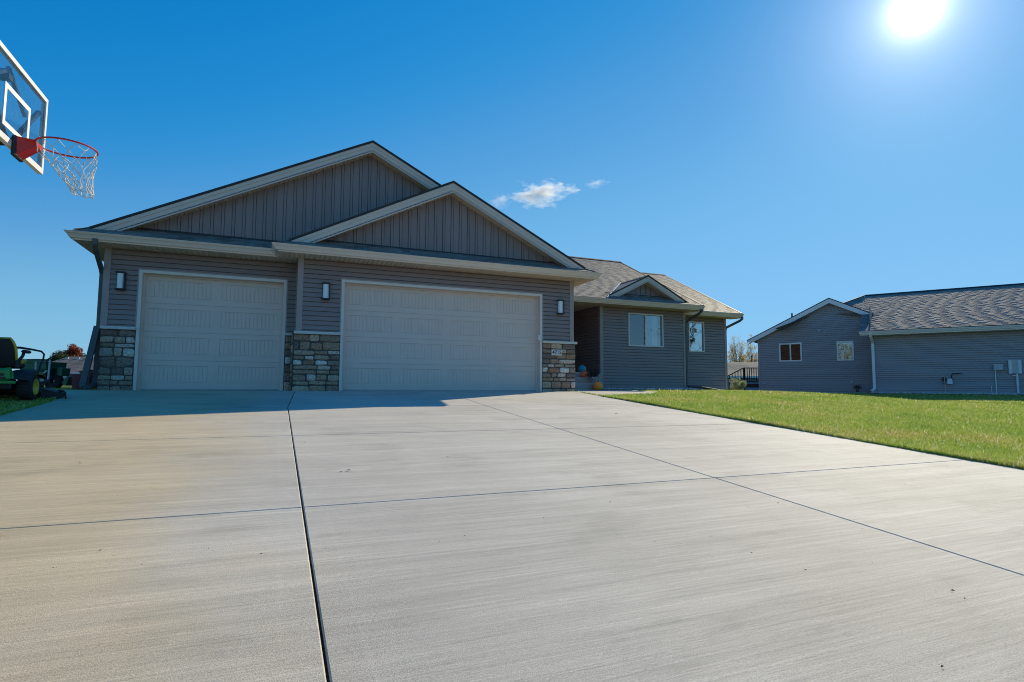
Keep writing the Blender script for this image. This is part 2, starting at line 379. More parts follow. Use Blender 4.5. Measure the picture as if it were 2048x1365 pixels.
def blade_mat():
    m, nt, b = new_mat('grass_blade'); L = nt.links.new; out = nt.nodes['Material Output']
    g = N(nt, 'ShaderNodeNewGeometry')
    n1 = N(nt, 'ShaderNodeTexNoise', Scale=.55, Detail=7, Roughness=.72); L(coords(nt), n1.inputs['Vector'])
    ra = ramp(nt, [(0,(.16,.27,.03)),(.4,(.35,.46,.055)),(.72,(.50,.55,.10)),(.88,(.66,.62,.26)),(1,(.88,.84,.64))]); L(g.outputs['Random Per Island'], ra.inputs['Fac'])
    rb = ramp(nt, [(.30,(.52,.76,.50)),(.5,(.95,1,.95)),(.70,(1.30,1.02,1.55))]); L(n1.outputs['Fac'], rb.inputs['Fac'])
    mx = N(nt, 'ShaderNodeMixRGB', blend_type='MULTIPLY'); mx.inputs[0].default_value = 1; L(ra.outputs[0], mx.inputs[1]); L(rb.outputs[0], mx.inputs[2])
    L(mx.outputs[0], b.inputs['Base Color']); b.inputs['Roughness'].default_value = .38; b.inputs['Specular IOR Level'].default_value = .5
    t = N(nt, 'ShaderNodeBsdfTranslucent'); L(mx.outputs[0], t.inputs['Color'])
    ms = N(nt, 'ShaderNodeMixShader'); ms.inputs[0].default_value = .5; L(b.outputs[0], ms.inputs[1]); L(t.outputs[0], ms.inputs[2])
    L(ms.outputs[0], out.inputs['Surface']); return m
M['blade'] = blade_mat()

# ------------------------------------------------------------------ polygon helpers
def clip(poly, a, b, c):
    """keep a*x + b*y >= c"""
    out = []
    for i in range(len(poly)):
        p, q = poly[i], poly[(i+1) % len(poly)]
        dp = a*p[0]+b*p[1]-c; dq = a*q[0]+b*q[1]-c
        if dp >= 0: out.append(p)
        if (dp >= 0) != (dq >= 0):
            t = dp/(dp-dq); out.append((p[0]+t*(q[0]-p[0]), p[1]+t*(q[1]-p[1])))
    return out
def band(poly, k, lo, hi):
    a, b = (1,0) if k == 0 else (0,1)
    return clip(clip(poly, a, b, lo), -a, -b, -hi)
def rect(s0, s1, z0, z1): return [(s0,z0),(s1,z0),(s1,z1),(s0,z1)]
class Frame:
    """wall frame: s along u, z up, d outward (u turned clockwise)"""
    def __init__(s, o, u, v=(0,0,1), n=None):
        s.o = Vector(o); s.u = Vector(u).normalized(); s.v = Vector(v).normalized()
        s.n = Vector(n) if n else s.u.cross(s.v)
        s.n.normalize()
    def __call__(s, a, b, d=0): return s.o + s.u*a + s.v*b + s.n*d
def prism(mb, F, poly, d0, d1, back=False):
    n = len(poly)
    pts = [F(a,b,d1) for a,b in poly] + [F(a,b,d0) for a,b in poly]
    fs = [list(range(n))] + [(i, i+n, (i+1) % n + n, (i+1) % n) for i in range(n)]
    if back: fs.append(list(range(2*n-1, n-1, -1)))
    mb.add(pts, fs)
def siding(mb, F, poly, h=.1016, t=.016, z0=0.0, slot=.015, deep=.026):
    """lapped vinyl courses, each hanging over an open shadow line"""
    zs = [p[1] for p in poly]; k = math.floor((min(zs)-z0)/h)
    mb.add([F(x,z,-deep) for x,z in poly], [list(range(len(poly)))])
    while z0+k*h < max(zs)-1e-4:
        a = z0+k*h; b = a+h; k += 1
        q = band(poly, 1, a, b-slot)
        if len(q) < 3: continue
        dep = lambda z: t*(1-(z-a)/h)
        n = len(q)
        mb.add([F(x,z,dep(z)) for x,z in q]+[F(x,z,-deep) for x,z in q], [list(range(n))]+[(i,i+n,(i+1)%n+n,(i+1)%n) for i in range(n)])
def siding2(mb, F, poly): siding(mb, F, poly, slot=.024, deep=.035)
def battens(mb, F, poly, per=.205, bw=.046, s0=0.0, t=.014, g=.012):
    """vinyl board and batten: wide boards and raised narrow battens with an open groove between"""
    mb.add([F(x,z,-.022) for x,z in poly], [list(range(len(poly)))])
    xs = [p[0] for p in poly]; k = math.floor((min(xs)-s0)/per)
    while s0+k*per < max(xs):
        a = s0+k*per; k += 1
        q = band(poly, 0, a, a+bw)
        if len(q) >= 3: prism(mb, F, q, -.022, t)
        q = band(poly, 0, a+bw+g, a+per-g)
        if len(q) >= 3: prism(mb, F, q, -.022, 0)
def soffit(mb, F, poly, per=.102, k=0):
    """grooved vinyl planks; F's n points down"""
    lo = min(p[k] for p in poly); hi = max(p[k] for p in poly); a = lo
    while a < hi:
        q = band(poly, k, a, a+per-.016); a += per
        if len(q) >= 3: prism(mb, F, q, -.014, .004)
    mb.add([F(x,z,-.016) for x,z in poly], [list(range(len(poly)))])
def shingles(mb, F, poly, ex=.14, wmin=.16, wmax=.42, thick=.005, rnd=R):
    """rows of separate laminated shingle pieces, some lying proud of the row"""
    lo = min(p[1] for p in poly); hi = max(p[1] for p in poly); t = lo
    mb.add([F(x,z,-.002) for x,z in poly], [list(range(len(poly)))])
    while t < hi:
        q = band(poly, 1, t, t+ex)
        if len(q) >= 3:
            s = min(p[0] for p in q) - rnd.uniform(0,.3); e = max(p[0] for p in q); up = rnd.random() < .5
            while s < e:
                w = rnd.uniform(wmin, wmax); c = band(q, 0, s, s+w-.004); s += w; up = not up
                if len(c) < 3: continue
                th = thick+(.0045 if up else 0)
                dep = lambda z: .004+th*(1-(z-t)/ex)
                n = len(c)
                mb.add([F(x,z,dep(z)) for x,z in c]+[F(x,z,0) for x,z in c], [list(range(n))]+[(i,i+n,(i+1)%n+n,(i+1)%n) for i in range(n)])
        t += ex

def stones(mb, F, s0, s1, z0, z1, depth=.055, hmin=.10, hmax=.25, wmin=.15, wmax=.50, gap=.006):
    """irregular laid fieldstones, each a rough rounded block"""
    cells = []
    def split(a, b, c, d, lvl=0):
        w, h = b-a, d-c
        if h > hmax or (h > hmin*2.1 and R.random() < .55 and w > wmin*1.3):
            k = R.uniform(.36,.64); split(a,b,c,c+h*k,lvl+1); split(a,b,c+h*k,d,lvl+1)
        elif w > wmax or (w > wmin*2.2 and R.random() < .6 and w > h*1.5):
            k = R.uniform(.34,.66); split(a,a+w*k,c,d,lvl+1); split(a+w*k,b,c,d,lvl+1)
        else: cells.append((a,b,c,d))
    zz = z0
    while zz < z1-1e-6:
        h = min(R.uniform(.16,.40), z1-zz)
        if z1-zz-h < .09: h = z1-zz
        split(s0, s1, zz, zz+h); zz += h
    for a,b,c,d in cells:
        j = .016
        ca = [(a+gap/2+R.uniform(0,j), c+gap/2+R.uniform(0,j)), (b-gap/2-R.uniform(0,j), c+gap/2+R.uniform(0,j)), (b-gap/2-R.uniform(0,j), d-gap/2-R.uniform(0,j)), (a+gap/2+R.uniform(0,j), d-gap/2-R.uniform(0,j))]
        n = 5; base = depth*R.uniform(.72,1.0); tx, tz = R.uniform(-.010,.010), R.uniform(-.010,.010)
        pts = []
        for i in range(n+1):
            for k in range(n+1):
                u, v = i/n, k/n
                p0 = (ca[0][0]*(1-u)+ca[1][0]*u, ca[0][1]*(1-u)+ca[1][1]*u); p1 = (ca[3][0]*(1-u)+ca[2][0]*u, ca[3][1]*(1-u)+ca[2][1]*u)
                x = p0[0]*(1-v)+p1[0]*v; z = p0[1]*(1-v)+p1[1]*v
                edge = i in (0,n) or k in (0,n)
                corner = i in (0,n) and k in (0,n)
                if corner:
                    cxm, czm = (a+b)/2, (c+d)/2; x += (cxm-x)*.06; z += (czm-z)*.08
                dd = base + tx*(u-.5)*2 + tz*(v-.5)*2 + R.uniform(-.006,.006) - (.016 if edge else 0) - (.008 if corner else 0)
                pts.append(F(x,z,dd))
        fs = []
        for i in range(n):
            for k in range(n):
                q = i*(n+1)+k; fs.append((q, q+n+1, q+n+2, q+1))
        ring = [i*(n+1) for i in range(n+1)] + [n*(n+1)+k for k in range(1,n+1)] + [i*(n+1)+n for i in range(n-1,-1,-1)] + [k for k in range(n-1,0,-1)]
        m0 = len(pts)
        for q in ring:
            p = pts[q]; pts.append(p - F.n*((p-F.o).dot(F.n)))
        L2 = len(ring)
        for i in range(L2): fs.append((ring[i], m0+i, m0+(i+1) % L2, ring[(i+1) % L2]))
        mb.add(pts, fs)

# ------------------------------------------------------------------ camera
def cam_axes():
    yaw, pitch, roll = rad(22.52229), rad(4.55971), rad(.33442)
    f = Vector((math.sin(yaw)*math.cos(pitch), math.cos(yaw)*math.cos(pitch), math.sin(pitch)))
    r = Vector((math.cos(yaw), -math.sin(yaw), 0)); u = r.cross(f)
    return r*math.cos(roll)+u*math.sin(roll), u*math.cos(roll)-r*math.sin(roll), f
cr_, cu_, cf_ = cam_axes()
cd = bpy.data.cameras.new('camera'); cam = bpy.data.objects.new('camera', cd); COL.objects.link(cam)
cam.matrix_world = Matrix(((cr_.x,cu_.x,-cf_.x,0),(cr_.y,cu_.y,-cf_.y,0),(cr_.z,cu_.z,-cf_.z,ZC),(0,0,0,1)))
cd.sensor_width = 36; cd.lens = 1133.475/2048*36; cd.clip_start = .05; cd.clip_end = 6000
scene.camera = cam
def ray(x, y): return cf_ + cr_*((x-1024)/1133.475) - cu_*((y-682.5)/1133.475)
def at_depth(x, y, d): return Vector((0,0,ZC)) + ray(x,y)*d
def at_Y(x, y, Y): r = ray(x,y); return Vector((0,0,ZC)) + r*(Y/r.y)
def at_Z(x, y, Z): r = ray(x,y); return Vector((0,0,ZC)) + r*((Z-ZC)/r.z)

# ------------------------------------------------------------------ ground
SL = .073; YT = 12.42
DX0, DX1, JX1, JX2 = -3.12, 6.9, .18, 3.42
def sp(x, w=.35):
    return w*np.logaddexp(0, np.asarray(x, float)/w)
def zdrive(y): return -SL*max(0., YT-y)
def gz(x, y):
    x = np.asarray(x, float); y = np.asarray(y, float)
    z = -SL*sp(YT-y)
    z = np.where(y < -14, -SL*sp(YT+14), z)          # the street end is level
    dd = (x-27.253)*-.846+(y-19.122)*-.533             # distance in front of the blue house
    z2 = -.14-.031*np.clip(dd-.65, 0, 12)
    z2 = np.where(y < 9, z2-SL*.75*(9-np.maximum(y,-14)), z2)
    w = np.clip((x-14)/8, 0, 1); w = w*w*(3-2*w)
    return z*(1-w)+z2*w
def gzf(x, y): return float(gz(x, y))

def ground():
    xs = sorted(set([-600,-300,-150,-80,-40,-25] + list(np.arange(-18,45,1.0)) + [60,90,150,300,600] + [DX0-.015,DX0+.015,DX1-.015,DX1+.015]))
    ys = sorted(set([-600,-300,-150,-80,-40,-25] + list(np.arange(-16,36,.8)) + [45,60,90,150,300,600,900] + [12.35, 12.4]))
    X, Y = np.meshgrid(np.array(xs), np.array(ys), indexing='ij'); Z = gz(X, Y)
    far = np.hypot(X-5, Y-10); Z = Z - np.where(far > 60, .3, 0)
    ind = (X > DX0) & (X < DX1) & (Y < 12.38)
    Z = np.where(ind, Z-.16, Z-.012)
    n, m = X.shape; mb = MB(); mb.smooth = True
    mb.v = [tuple(p) for p in np.stack([X,Y,Z],-1).reshape(-1,3)]
    for i in range(n-1):
        for k in range(m-1):
            mb.f.append([i*m+k, (i+1)*m+k, (i+1)*m+k+1, i*m+k+1]); mb.mi.append(0); mb.sm.append(True)
    tag(mb.build('ground', M['lawn']), kind='structure', label='lawn ground running out to the horizon around both houses')
ground()

def slab(mb, poly, zf, th=.11, bev=.005):
    """a slab: top polygon (x,y) with rounded-over edge and sides"""
    n = len(poly); c = (sum(p[0] for p in poly)/n, sum(p[1] for p in poly)/n)
    ins = []
    for i in range(n):
        p0, p1, p2 = Vector(poly[i-1]), Vector(poly[i]), Vector(poly[(i+1) % n])
        e0 = (p1-p0).normalized(); e1 = (p2-p1).normalized(); n0 = Vector((-e0.y, e0.x)); n1 = Vector((-e1.y, e1.x))
        mm = (n0+n1).normalized(); k = bev/max(.3, mm.dot(n0)); ins.append(p1+mm*k)
    pts = [(p.x,p.y,zf(p.y)) for p in ins] + [(p[0],p[1],zf(p[1])-bev) for p in poly] + [(p[0],p[1],zf(p[1])-th) for p in poly]
    fs = [list(range(n))]
    for i in range(n):
        j = (i+1) % n; fs += [(i, i+n, j+n, j), (i+n, i+2*n, j+2*n, j+n)]
    mb.add(pts, fs)
def driveway():
    mb = MB()
    yc = [-14, -10.5, -7.6, -4.75, -1.9, .95, 3.80, 6.64, 9.48]
    g1, g2, gc = .0055, .0042, .0038
    for i in range(len(yc)-1):
        y0, y1 = yc[i], yc[i+1]
        g = gc if i != len(yc)-2 else .003
        for a, b in ((DX0, JX1-g1), (JX1+g1, JX2-g2), (JX2+g2, DX1)):
            slab(mb, [(a,y0+gc),(b,y0+gc),(b,y1-g),(a,y1-g)], zdrive)
    # apron in front of the doors: joint bends to the pillar corner
    yk = 9.48+.003
    slab(mb, [(DX0,yk),(JX1-g1,yk),(.36-.008,12.41),(DX0-1.2,12.41),(DX0-.1,11.4)], zdrive)
    slab(mb, [(JX1+g1,yk),(JX2-g2,yk),(JX2+.06,12.41),(.36+.008,12.41)], zdrive)
    slab(mb, [(JX2+g2,yk),(DX1,yk),(DX1+.12,11.2),(7.06,12.41),(JX2+.072,12.41)], zdrive)
    # level strips under the doors, up to the thresholds
    zf = lambda y: 0.0
    slab(mb, [(DX0-1.2,12.418),(.36,12.418),(.36,13.62),(DX0-1.2,13.62)], zf)
    slab(mb, [(.366,12.418),(7.06,12.418),(7.06,13.02),(.366,13.02)], zf)
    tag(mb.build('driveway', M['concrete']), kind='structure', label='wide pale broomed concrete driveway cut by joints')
    mj = MB(); mj.add([(DX0+.02,-14,zdrive(-14)-.016),(DX1-.02,-14,zdrive(-14)-.016),(DX1-.02,YT,-.016),(DX0+.02,YT,-.016)], [(0,1,2,3)])
    tag(mj.build('joint_filler', M['jointdirt']), kind='structure', label='dark dirt in the joints of the driveway')
    ms = MB()
    slab(ms, [(6.99,11.25),(8.60,11.72),(9.55,12.7),(9.75,14.15),(7.09,14.15),(7.09,12.45)], lambda y: -.005+.03*max(0,y-12.4)/1.7-.06*max(0,12.4-y), th=.14)
    tag(ms.build('front_path', M['concrete']), kind='structure', label='short pale concrete path from driveway to the front steps')
    mr = MB(); zs = -SL*(YT+14)
    mr.add([(-300,-26,zs+.005),(300,-26,zs+.005),(300,-14,zs+.005),(-300,-14,zs+.005)], [(0,1,2,3)])
    tag(mr.build('road', mat('pale_street_concrete', (.45,.42,.38), rough=.9, scale=30, bump=.4)), kind='structure', label='asphalt street at the foot of the driveway')
driveway()

# ------------------------------------------------------------------ OUR HOUSE
H = empty('house', (1.9, 12.9, 0), 'long taupe house with two garage doors, stone pillars and front gables behind the driveway', 'house')
D1, D2, YW, YB = 13.5, 12.9, 16.5, 17.6
XL, XM, XR, XP, XW, XE = -3.25, .37, 7.05, 10.08, 13.62, 16.55
ZS = 2.86
FX = Frame((0,D1,0),(1,0,0)); F2 = Frame((0,D2,0),(1,0,0)); FW = Frame((0,YW,0),(1,0,0)); FB = Frame((0,YB,0),(1,0,0))
# door openings (inside the trim)
d1 = (-2.60, .085, 0, 2.40); d2 = (1.325, 6.105, 0, 2.40)
TW = .058
CAP0, CAP1 = 1.215, 1.275
def walls():
    mb = MB()
    # wall pieces round the doors: above the cap at the sides, above the doors
    for F, (a, b, c, d), xl, xr in ((FX, d1, XL, XM), (F2, d2, XM, XR)):
        siding(mb, F, rect(xl, a-TW, CAP1, ZS)); siding(mb, F, rect(b+TW, xr, CAP1, ZS)); siding(mb, F, rect(a-TW, b+TW, d+TW, ZS))
        for x0, x1 in ((xl, a-TW), (b+TW, xr)): mb.add([F(x0,-.2,-.030),F(x1,-.2,-.030),F(x1,ZS,-.030),F(x0,ZS,-.024)], [(0,1,2,3)])
        mb.add([F(a-TW,d,-.030),F(b+TW,d,-.030),F(b+TW,ZS+.1,-.030),F(a-TW,ZS+.1,-.024)], [(0,1,2,3)])
    # return between the two garage fronts and the outer side walls
    siding(mb, Frame((XM,D1,0),(0,-1,0)), rect(0, .6, CAP1, ZS))
    siding(mb, Frame((XL,26,0),(0,-1,0)), rect(0, 26-D1, .15, ZS))
    siding(mb, Frame((XR,D2,0),(0,1,0)), rect(0, 18.6-D2, .1, ZS))
    # wing
    wx = (11.19, 12.66, 1.53, 2.69)
    a, b, c, d = wx
    siding(mb, FW, rect(XP, a, .10, ZS)); siding(mb, FW, rect(b, XW, .10, ZS)); siding(mb, FW, rect(a, b, .10, c)); siding(mb, FW, rect(a, b, d, ZS))
    siding(mb, Frame((XP,18.6,0),(0,-1,0)), rect(0, 18.6-YW, .10, ZS))
    siding(mb, Frame((XW,YW,0),(0,1,0)), rect(0, YB-YW, .10, ZS))
    a, b, c, d = (14.70, 15.46, 1.50, 2.68)
    siding(mb, FB, rect(XW, a, .10, ZS)); siding(mb, FB, rect(b, XE, .10, ZS)); siding(mb, FB, rect(a, b, .10, c)); siding(mb, FB, rect(a, b, d, ZS))
    FE = Frame((XE,YB,0),(0,1,0))
    siding(mb, FE, [(0,.10),(8.8,.10),(8.8,ZS),(4.4,ZS+2.2),(0,ZS)])
    siding(mb, Frame((XW,16.2,0),(0,1,0)), [(0,ZS+.1),(10.3,ZS+.1),(5.15,5.35)])
    siding(mb, Frame((XE,26.4,0),(-1,0,0)), rect(0, XE-XL, .1, ZS))
    # porch back wall
    siding(mb, Frame((XR,18.6,0),(1,0,0)), rect(0, .9, .55, ZS)); siding(mb, Frame((XR,18.6,0),(1,0,0)), rect(1.95, XP-XR, .55, ZS))
    mb.build('wall', M['siding'], H)
    # foundation band
    for a4 in ((XP, XW-.01, YW+.01, YW+.2, -.2, .11), (XW, XE-.01, YB+.01, YB+.2, -.2, .11), (XL+.01, XL+.2, D1+.01, 26, -.2, .16), (XE-.2, XE-.01, YB+.2, 26.3, -.2, .11)):
        mf = MB(); mf.box(*a4); mf.build('foundation', M['found'], H)
    # corner boards
    def corner(x, y, z0, sx=1, w=.095, z1=ZS):
        mc = MB(); mc.box(x-.022*sx, x+w*sx, y-.022, y-.0, z0, z1); mc.box(x-.022*sx, x, y-.0, y+w, z0, z1); mc.build('corner_board', M['trim'], H)
    corner(XL, D1, CAP1); corner(XM, D2, CAP1); corner(XR, D2, CAP1, -1); corner(XP, YW, .08); corner(XW, YW, .08, -1, .075); corner(XE, YB, .08, -1, .075)
    mc = MB(); mc.box(XM-.035, XM-.001, D1-.035, D1-.0, CAP1, ZS); mc.build('corner_board', M['trim'], H)
    for F, (a, b, c, d) in ((FX, d1), (F2, d2)):      # J channel beside the trim
        mc = MB()
        for x0, x1 in ((a-TW-.028, a-TW), (b+TW, b+TW+.028)): prism(mc, F, rect(x0, x1, CAP1, d+TW+.028), 0, .02)
        prism(mc, F, rect(a-TW, b+TW, d+TW, d+TW+.028), 0, .02)
        mc.build('channel_trim', M['trim'], H)
walls()

def garage_door(F, op, ncol, lift=0):
    a, b, c, d = op; dp = -.16
    mb = MB(); nrow = 4; hh = (d-c-.03)/nrow
    mb.box(a-.05, b+.05, F.o.y+.20, F.o.y+.24, c, d+.02)
    for r in range(nrow):
        z0 = c+.03+r*hh; z1 = z0+hh-.004
        w = (b-a); m = .10; gx = .20
        pw = (w-2*m-gx*(ncol-1))/ncol
        pz0, pz1 = z0+.125, z1-.105
        f = lambda x, z, q: F(x, z, dp+q)
        Q = lambda x0, x1, y0, y1, q0=0, q1=0: mb.add([f(x0,y0,q0),f(x1,y0,q0),f(x1,y1,q1),f(x0,y1,q1)], [(0,1,2,3)])
        Q(a-.01, b+.01, z0, pz0); Q(a-.01, b+.01, pz1, z1)
        mb.add([f(a,z0,0),f(b,z0,0),f(b,z0-.002,-.012),f(a,z0-.002,-.012)], [(3,2,1,0)])
        mb.add([f(a,z1,0),f(b,z1,0),f(b,z1+.002,-.012),f(a,z1+.002,-.012)], [(0,1,2,3)])
        x = a-.01
        for k in range(ncol+1):
            e = (a+m+k*(pw+gx)) if k < ncol else b+.01
            Q(x, e, pz0, pz1); x = e+pw
        for k in range(ncol):
            x0 = a+m+k*(pw+gx); x1 = x0+pw; g = .012; e = -.009
            i0, i1, j0, j1 = x0+g, x1-g, pz0+g, pz1-g
            for q in (((x0,pz0,0),(x1,pz0,0),(i1,j0,e),(i0,j0,e)), ((x1,pz0,0),(x1,pz1,0),(i1,j1,e),(i1,j0,e)), ((x1,pz1,0),(x0,pz1,0),(i0,j1,e),(i1,j1,e)), ((x0,pz1,0),(x0,pz0,0),(i0,j0,e),(i0,j1,e))):
                mb.add([f(*p) for p in q], [(0,1,2,3)])
            nb = max(6, round(pw/.082)); sw = (i1-i0)/nb; v = .004
            for t in range(nb):
                s0 = i0+t*sw; s1 = s0+sw
                l = s0+(v if t else 0); rr = s1-(v if t < nb-1 else 0)
                q2 = e+.003
                mb.add([f(l,j0,q2),f(rr,j0,q2),f(rr,j1,q2),f(l,j1,q2)], [(0,1,2,3)])
                if t < nb-1:
                    mb.add([f(rr,j0,q2),f(s1,j0,e-.003),f(s1,j1,e-.003),f(rr,j1,q2)], [(0,1,2,3)])
                    mb.add([f(s1,j0,e-.003),f(s1+v,j0,q2),f(s1+v,j1,q2),f(s1,j1,e-.003)], [(0,1,2,3)])
    door = mb.build('garage_door', M['door'], H)
    ms = MB(); prism(ms, F, rect(a, b, c+.003, c+.030), dp-.02, dp+.012); ms.build('door_seal', M['seal'], door)
    mt = MB()
    for x0, x1, z0, z1 in ((a-TW, a, c, d), (b, b+TW, c, d), (a-TW, b+TW, d, d+TW)): prism(mt, F, rect(x0, x1, z0, z1), -.002, .024)
    mt.build('door_trim', M['doortrim'], H)
    mj = MB()                                         # jambs and head inside the opening
    for x in (a, b):
        s = 1 if x == a else -1
        mj.add([F(x,c,.0),F(x,d,.0),F(x,d,-.2),F(x,c,-.2)], [(0,1,2,3)])
        prism(mj, F, rect(min(x,x+s*.035), max(x,x+s*.035), c, d), dp+.001, dp+.04)
    mj.add([F(a,d,0),F(b,d,0),F(b,d,-.2),F(a,d,-.2)], [(0,1,2,3)]); prism(mj, F, rect(a+.036, b-.036, d-.03, d-.001), dp+.001, dp+.04)
    mj.build('door_jamb', M['door'], H)
garage_door(FX, d1, 2); garage_door(F2, d2, 4)

def veneer():
    for F, x0, x1, m in ((FX, XL-.01, d1[0]-TW-.004, 'stone_grey'), (FX, d1[1]+TW+.004, XM-.075, 'stone_warm'), (F2, XM-.06, d2[0]-TW-.004, 'stone_warm'), (F2, d2[1]+TW+.004, XR+.06, 'stone_warm')):
        mb = MB(); stones(mb, F, x0, x1, -.04, CAP0)
        v = mb.build('stone_pillar', M[m], H)
        mm = MB(); prism(mm, F, rect(x0, x1, -.05, CAP0), -.02, .022); mm.build('mortar', M['mortar'], v)
        mc = MB(); mc.box(x0-.0, x1+(.03 if x1 > 6.9 else 0), F.o.y-.085, F.o.y-.001, CAP0, CAP1, .006); mc.build('stone_cap', M['cap'], v)
    # stone returns: left end, step between the fronts, right end
    mb = MB(); stones(mb, Frame((XM-.06,D1,0),(0,-1,0)), .0, .60, -.04, CAP0, depth=.04)
    v = mb.build('stone_pillar', M['stone_warm'], H)
    mm = MB(); prism(mm, Frame((XM-.06,D1,0),(0,-1,0)), rect(0,.6,-.05,CAP0), -.02, .012); mm.build('mortar', M['mortar'], v)
    mb = MB(); stones(mb, Frame((XR+.005,D2-.02,0),(0,1,0)), .0, .62, -.04, CAP0); v = mb.build('stone_pillar', M['stone_warm'], H)
    mc = MB(); mc.box(XR+.001, XR+.09, D2+.002, D2+.62, CAP0, CAP1, .006); mc.build('stone_cap', M['cap'], v)
    mm = MB(); prism(mm, Frame((XR+.005,D2-.02,0),(0,1,0)), rect(0,.6,-.05,CAP0), -.02, .012); mm.build('mortar', M['mortar'], v)
veneer()

# roof geometry
P = .5; q = math.sqrt(1+P*P)
EX0, EX1 = -3.66, 7.45                    # side eaves of the garage roof
RX1, RZ1, RY1 = 1.90, 5.84, 13.20         # big gable: ridge x, ridge z, rake y
RX2, RZ2, RY2 = 3.70, 4.93, 12.60
EY1, EY2, ZE = 12.98, 12.40, 3.035        # front eaves
EYW, RYW, RZW = 15.92, 21.2, 5.68         # wing eave / ridge
EYB, RYB, RZB = 17.05, 21.9, 5.455
XRW, XRB = 13.98, 16.90
def roof():
    def slope(o, u, v): return Frame(o, u, v)
    up_y = Vector((0,1,P)).normalized(); up_x = Vector((1,0,P)).normalized(); up_mx = Vector((-1,0,P)).normalized()
    def on(F, pts): return [((Vector(p)-F.o).dot(F.u), (Vector(p)-F.o).dot(F.v)) for p in pts]
    vis = MB(); big = MB()
    zy = lambda y, e: ZE+P*(y-e)
    # pent roof strips below the gables
    F = slope((0,EY1,ZE),(1,0,0),up_y); shingles(vis, F, on(F, [(EX0-.03,EY1,ZE),(-.06,EY1,ZE),(.45,EY1+.54,zy(EY1+.54,EY1)),(EX0+.5,EY1+.54,zy(EY1+.54,EY1))]))
    F = slope((0,EY2,ZE),(1,0,0),up_y); shingles(vis, F, on(F, [(-.09,EY2,ZE),(EX1+.03,EY2,ZE),(EX1-.51,EY2+.54,zy(EY2+.54,EY2)),(.45,EY2+.54,zy(EY2+.54,EY2))]))
    # wing and bay front slopes
    F = slope((0,EYW,ZE),(1,0,0),up_y); shingles(vis, F, on(F, [(6.9,EYW,ZE),(XRW,EYW,ZE),(XRW,RYW,RZW),(2.1,RYW,RZW)]), wmin=.12,wmax=.34)
    F = slope((0,EYB,ZE),(1,0,0),up_y); shingles(vis, F, on(F, [(XRW-.25,EYB,ZE),(XRB,EYB,ZE),(XRB,RYB,RZB),(XRW-.25,RYB,RZB)]), wmin=.12,wmax=.34)
    # small front gable on the wing
    gx, gzz, gy = 11.81, 3.985, 16.18; hw = (gzz-ZE-.08)/P
    yb = EYW+(gzz-ZE)/P
    for sx, v in ((-1, Vector((1,0,P))), (1, Vector((-1,0,P)))):
        ex = gx+sx*hw*1.0; ez = gzz-P*hw; ye = EYW+(ez-ZE)/P
        F = Frame((ex, gy, ez), (0,-sx,0), v.normalized())
        shingles(vis, F, on(F, [(ex,gy,ez),(gx,gy,gzz),(gx,yb,gzz),(ex,ye+.02,ez)] if sx > 0 else [(ex,gy,ez),(ex,ye+.02,ez),(gx,yb,gzz),(gx,gy,gzz)]))
    rf = vis.build('roof', M['shingle'], H)
    # garage side slopes, back slopes: larger shingle runs
    F = Frame((EX0,26,RZ1-P*(RX1-EX0)),(0,-1,0),up_x); shingles(big, F, on(F, [(EX0,26,RZ1-P*(RX1-EX0)),(EX0,EY1,RZ1-P*(RX1-EX0)),(EX0+.24,RY1,RZ1-P*(RX1-EX0-.24)),(RX1,RY1,RZ1),(RX1,26,RZ1)]), wmin=.5, wmax=1.2)
    zr = RZ2-P*(EX1-RX2)
    F = Frame((EX1,RY2,zr),(0,1,0),up_mx)
    shingles(big, F, on(F, [(EX1,EY2,zr),(EX1,26,zr),(RX2,26,RZ2),(RX2,RY2,RZ2),(EX1-.2,RY2,zr+.1)]), wmin=.5, wmax=1.2)
    F = Frame((RX2,RY1,RZ2),(0,1,0),up_mx); shingles(big, F, on(F, [(RX2,RY1,RZ2),(RX2,26,RZ2),(RX1,26,RZ1),(RX1,RY1,RZ1)]), wmin=.5, wmax=1.2)
    zl = RZ2-P*(RX2+.06)
    F = Frame((-.06,D1+.3,zl),(0,-1,0),up_x); shingles(big, F, on(F, [(-.06,D1+.3,zl),(-.06,EY2,zl),(.14,RY2,zl+.1),(RX2,RY2,RZ2),(RX2,D1+.3,RZ2)]), wmin=.5, wmax=1.2)
    up_my = Vector((0,-1,P)).normalized()
    F = Frame((XRW,26.48,ZE),(-1,0,0),up_my); shingles(big, F, on(F, [(XRW,26.48,ZE),(0,26.48,ZE),(0,RYW,RZW),(XRW,RYW,RZW)]), wmin=.6, wmax=1.4)
    F = Frame((XRB,26.75,ZE),(-1,0,0),up_my); shingles(big, F, on(F, [(XRB,26.75,ZE),(XRW,26.75,ZE),(XRW,RYB,RZB),(XRB,RYB,RZB)]), wmin=.6, wmax=1.4)
    big.build('roof', M['shingle'], H)
    # ridge caps
    mr = MB()
    def ridge_y(x, z, y0, y1):
        mr.add([(x-.15,y0,z-.06),(x,y0,z+.025),(x+.15,y0,z-.06),(x-.15,y1,z-.06),(x,y1,z+.025),(x+.15,y1,z-.06)], [(0,1,4,3),(1,2,5,4),(2,1,0),(3,4,5)])
    def ridge_x(y, z, x0, x1, e=.0):
        mr.add([(x0,y-.15,z-.045),(x0,y,z+.03),(x0,y+.15,z-.045),(x1,y-.15,z-.045),(x1,y,z+.03),(x1,y+.15,z-.045)], [(0,3,4,1),(1,4,5,2),(0,1,2),(5,4,3)])
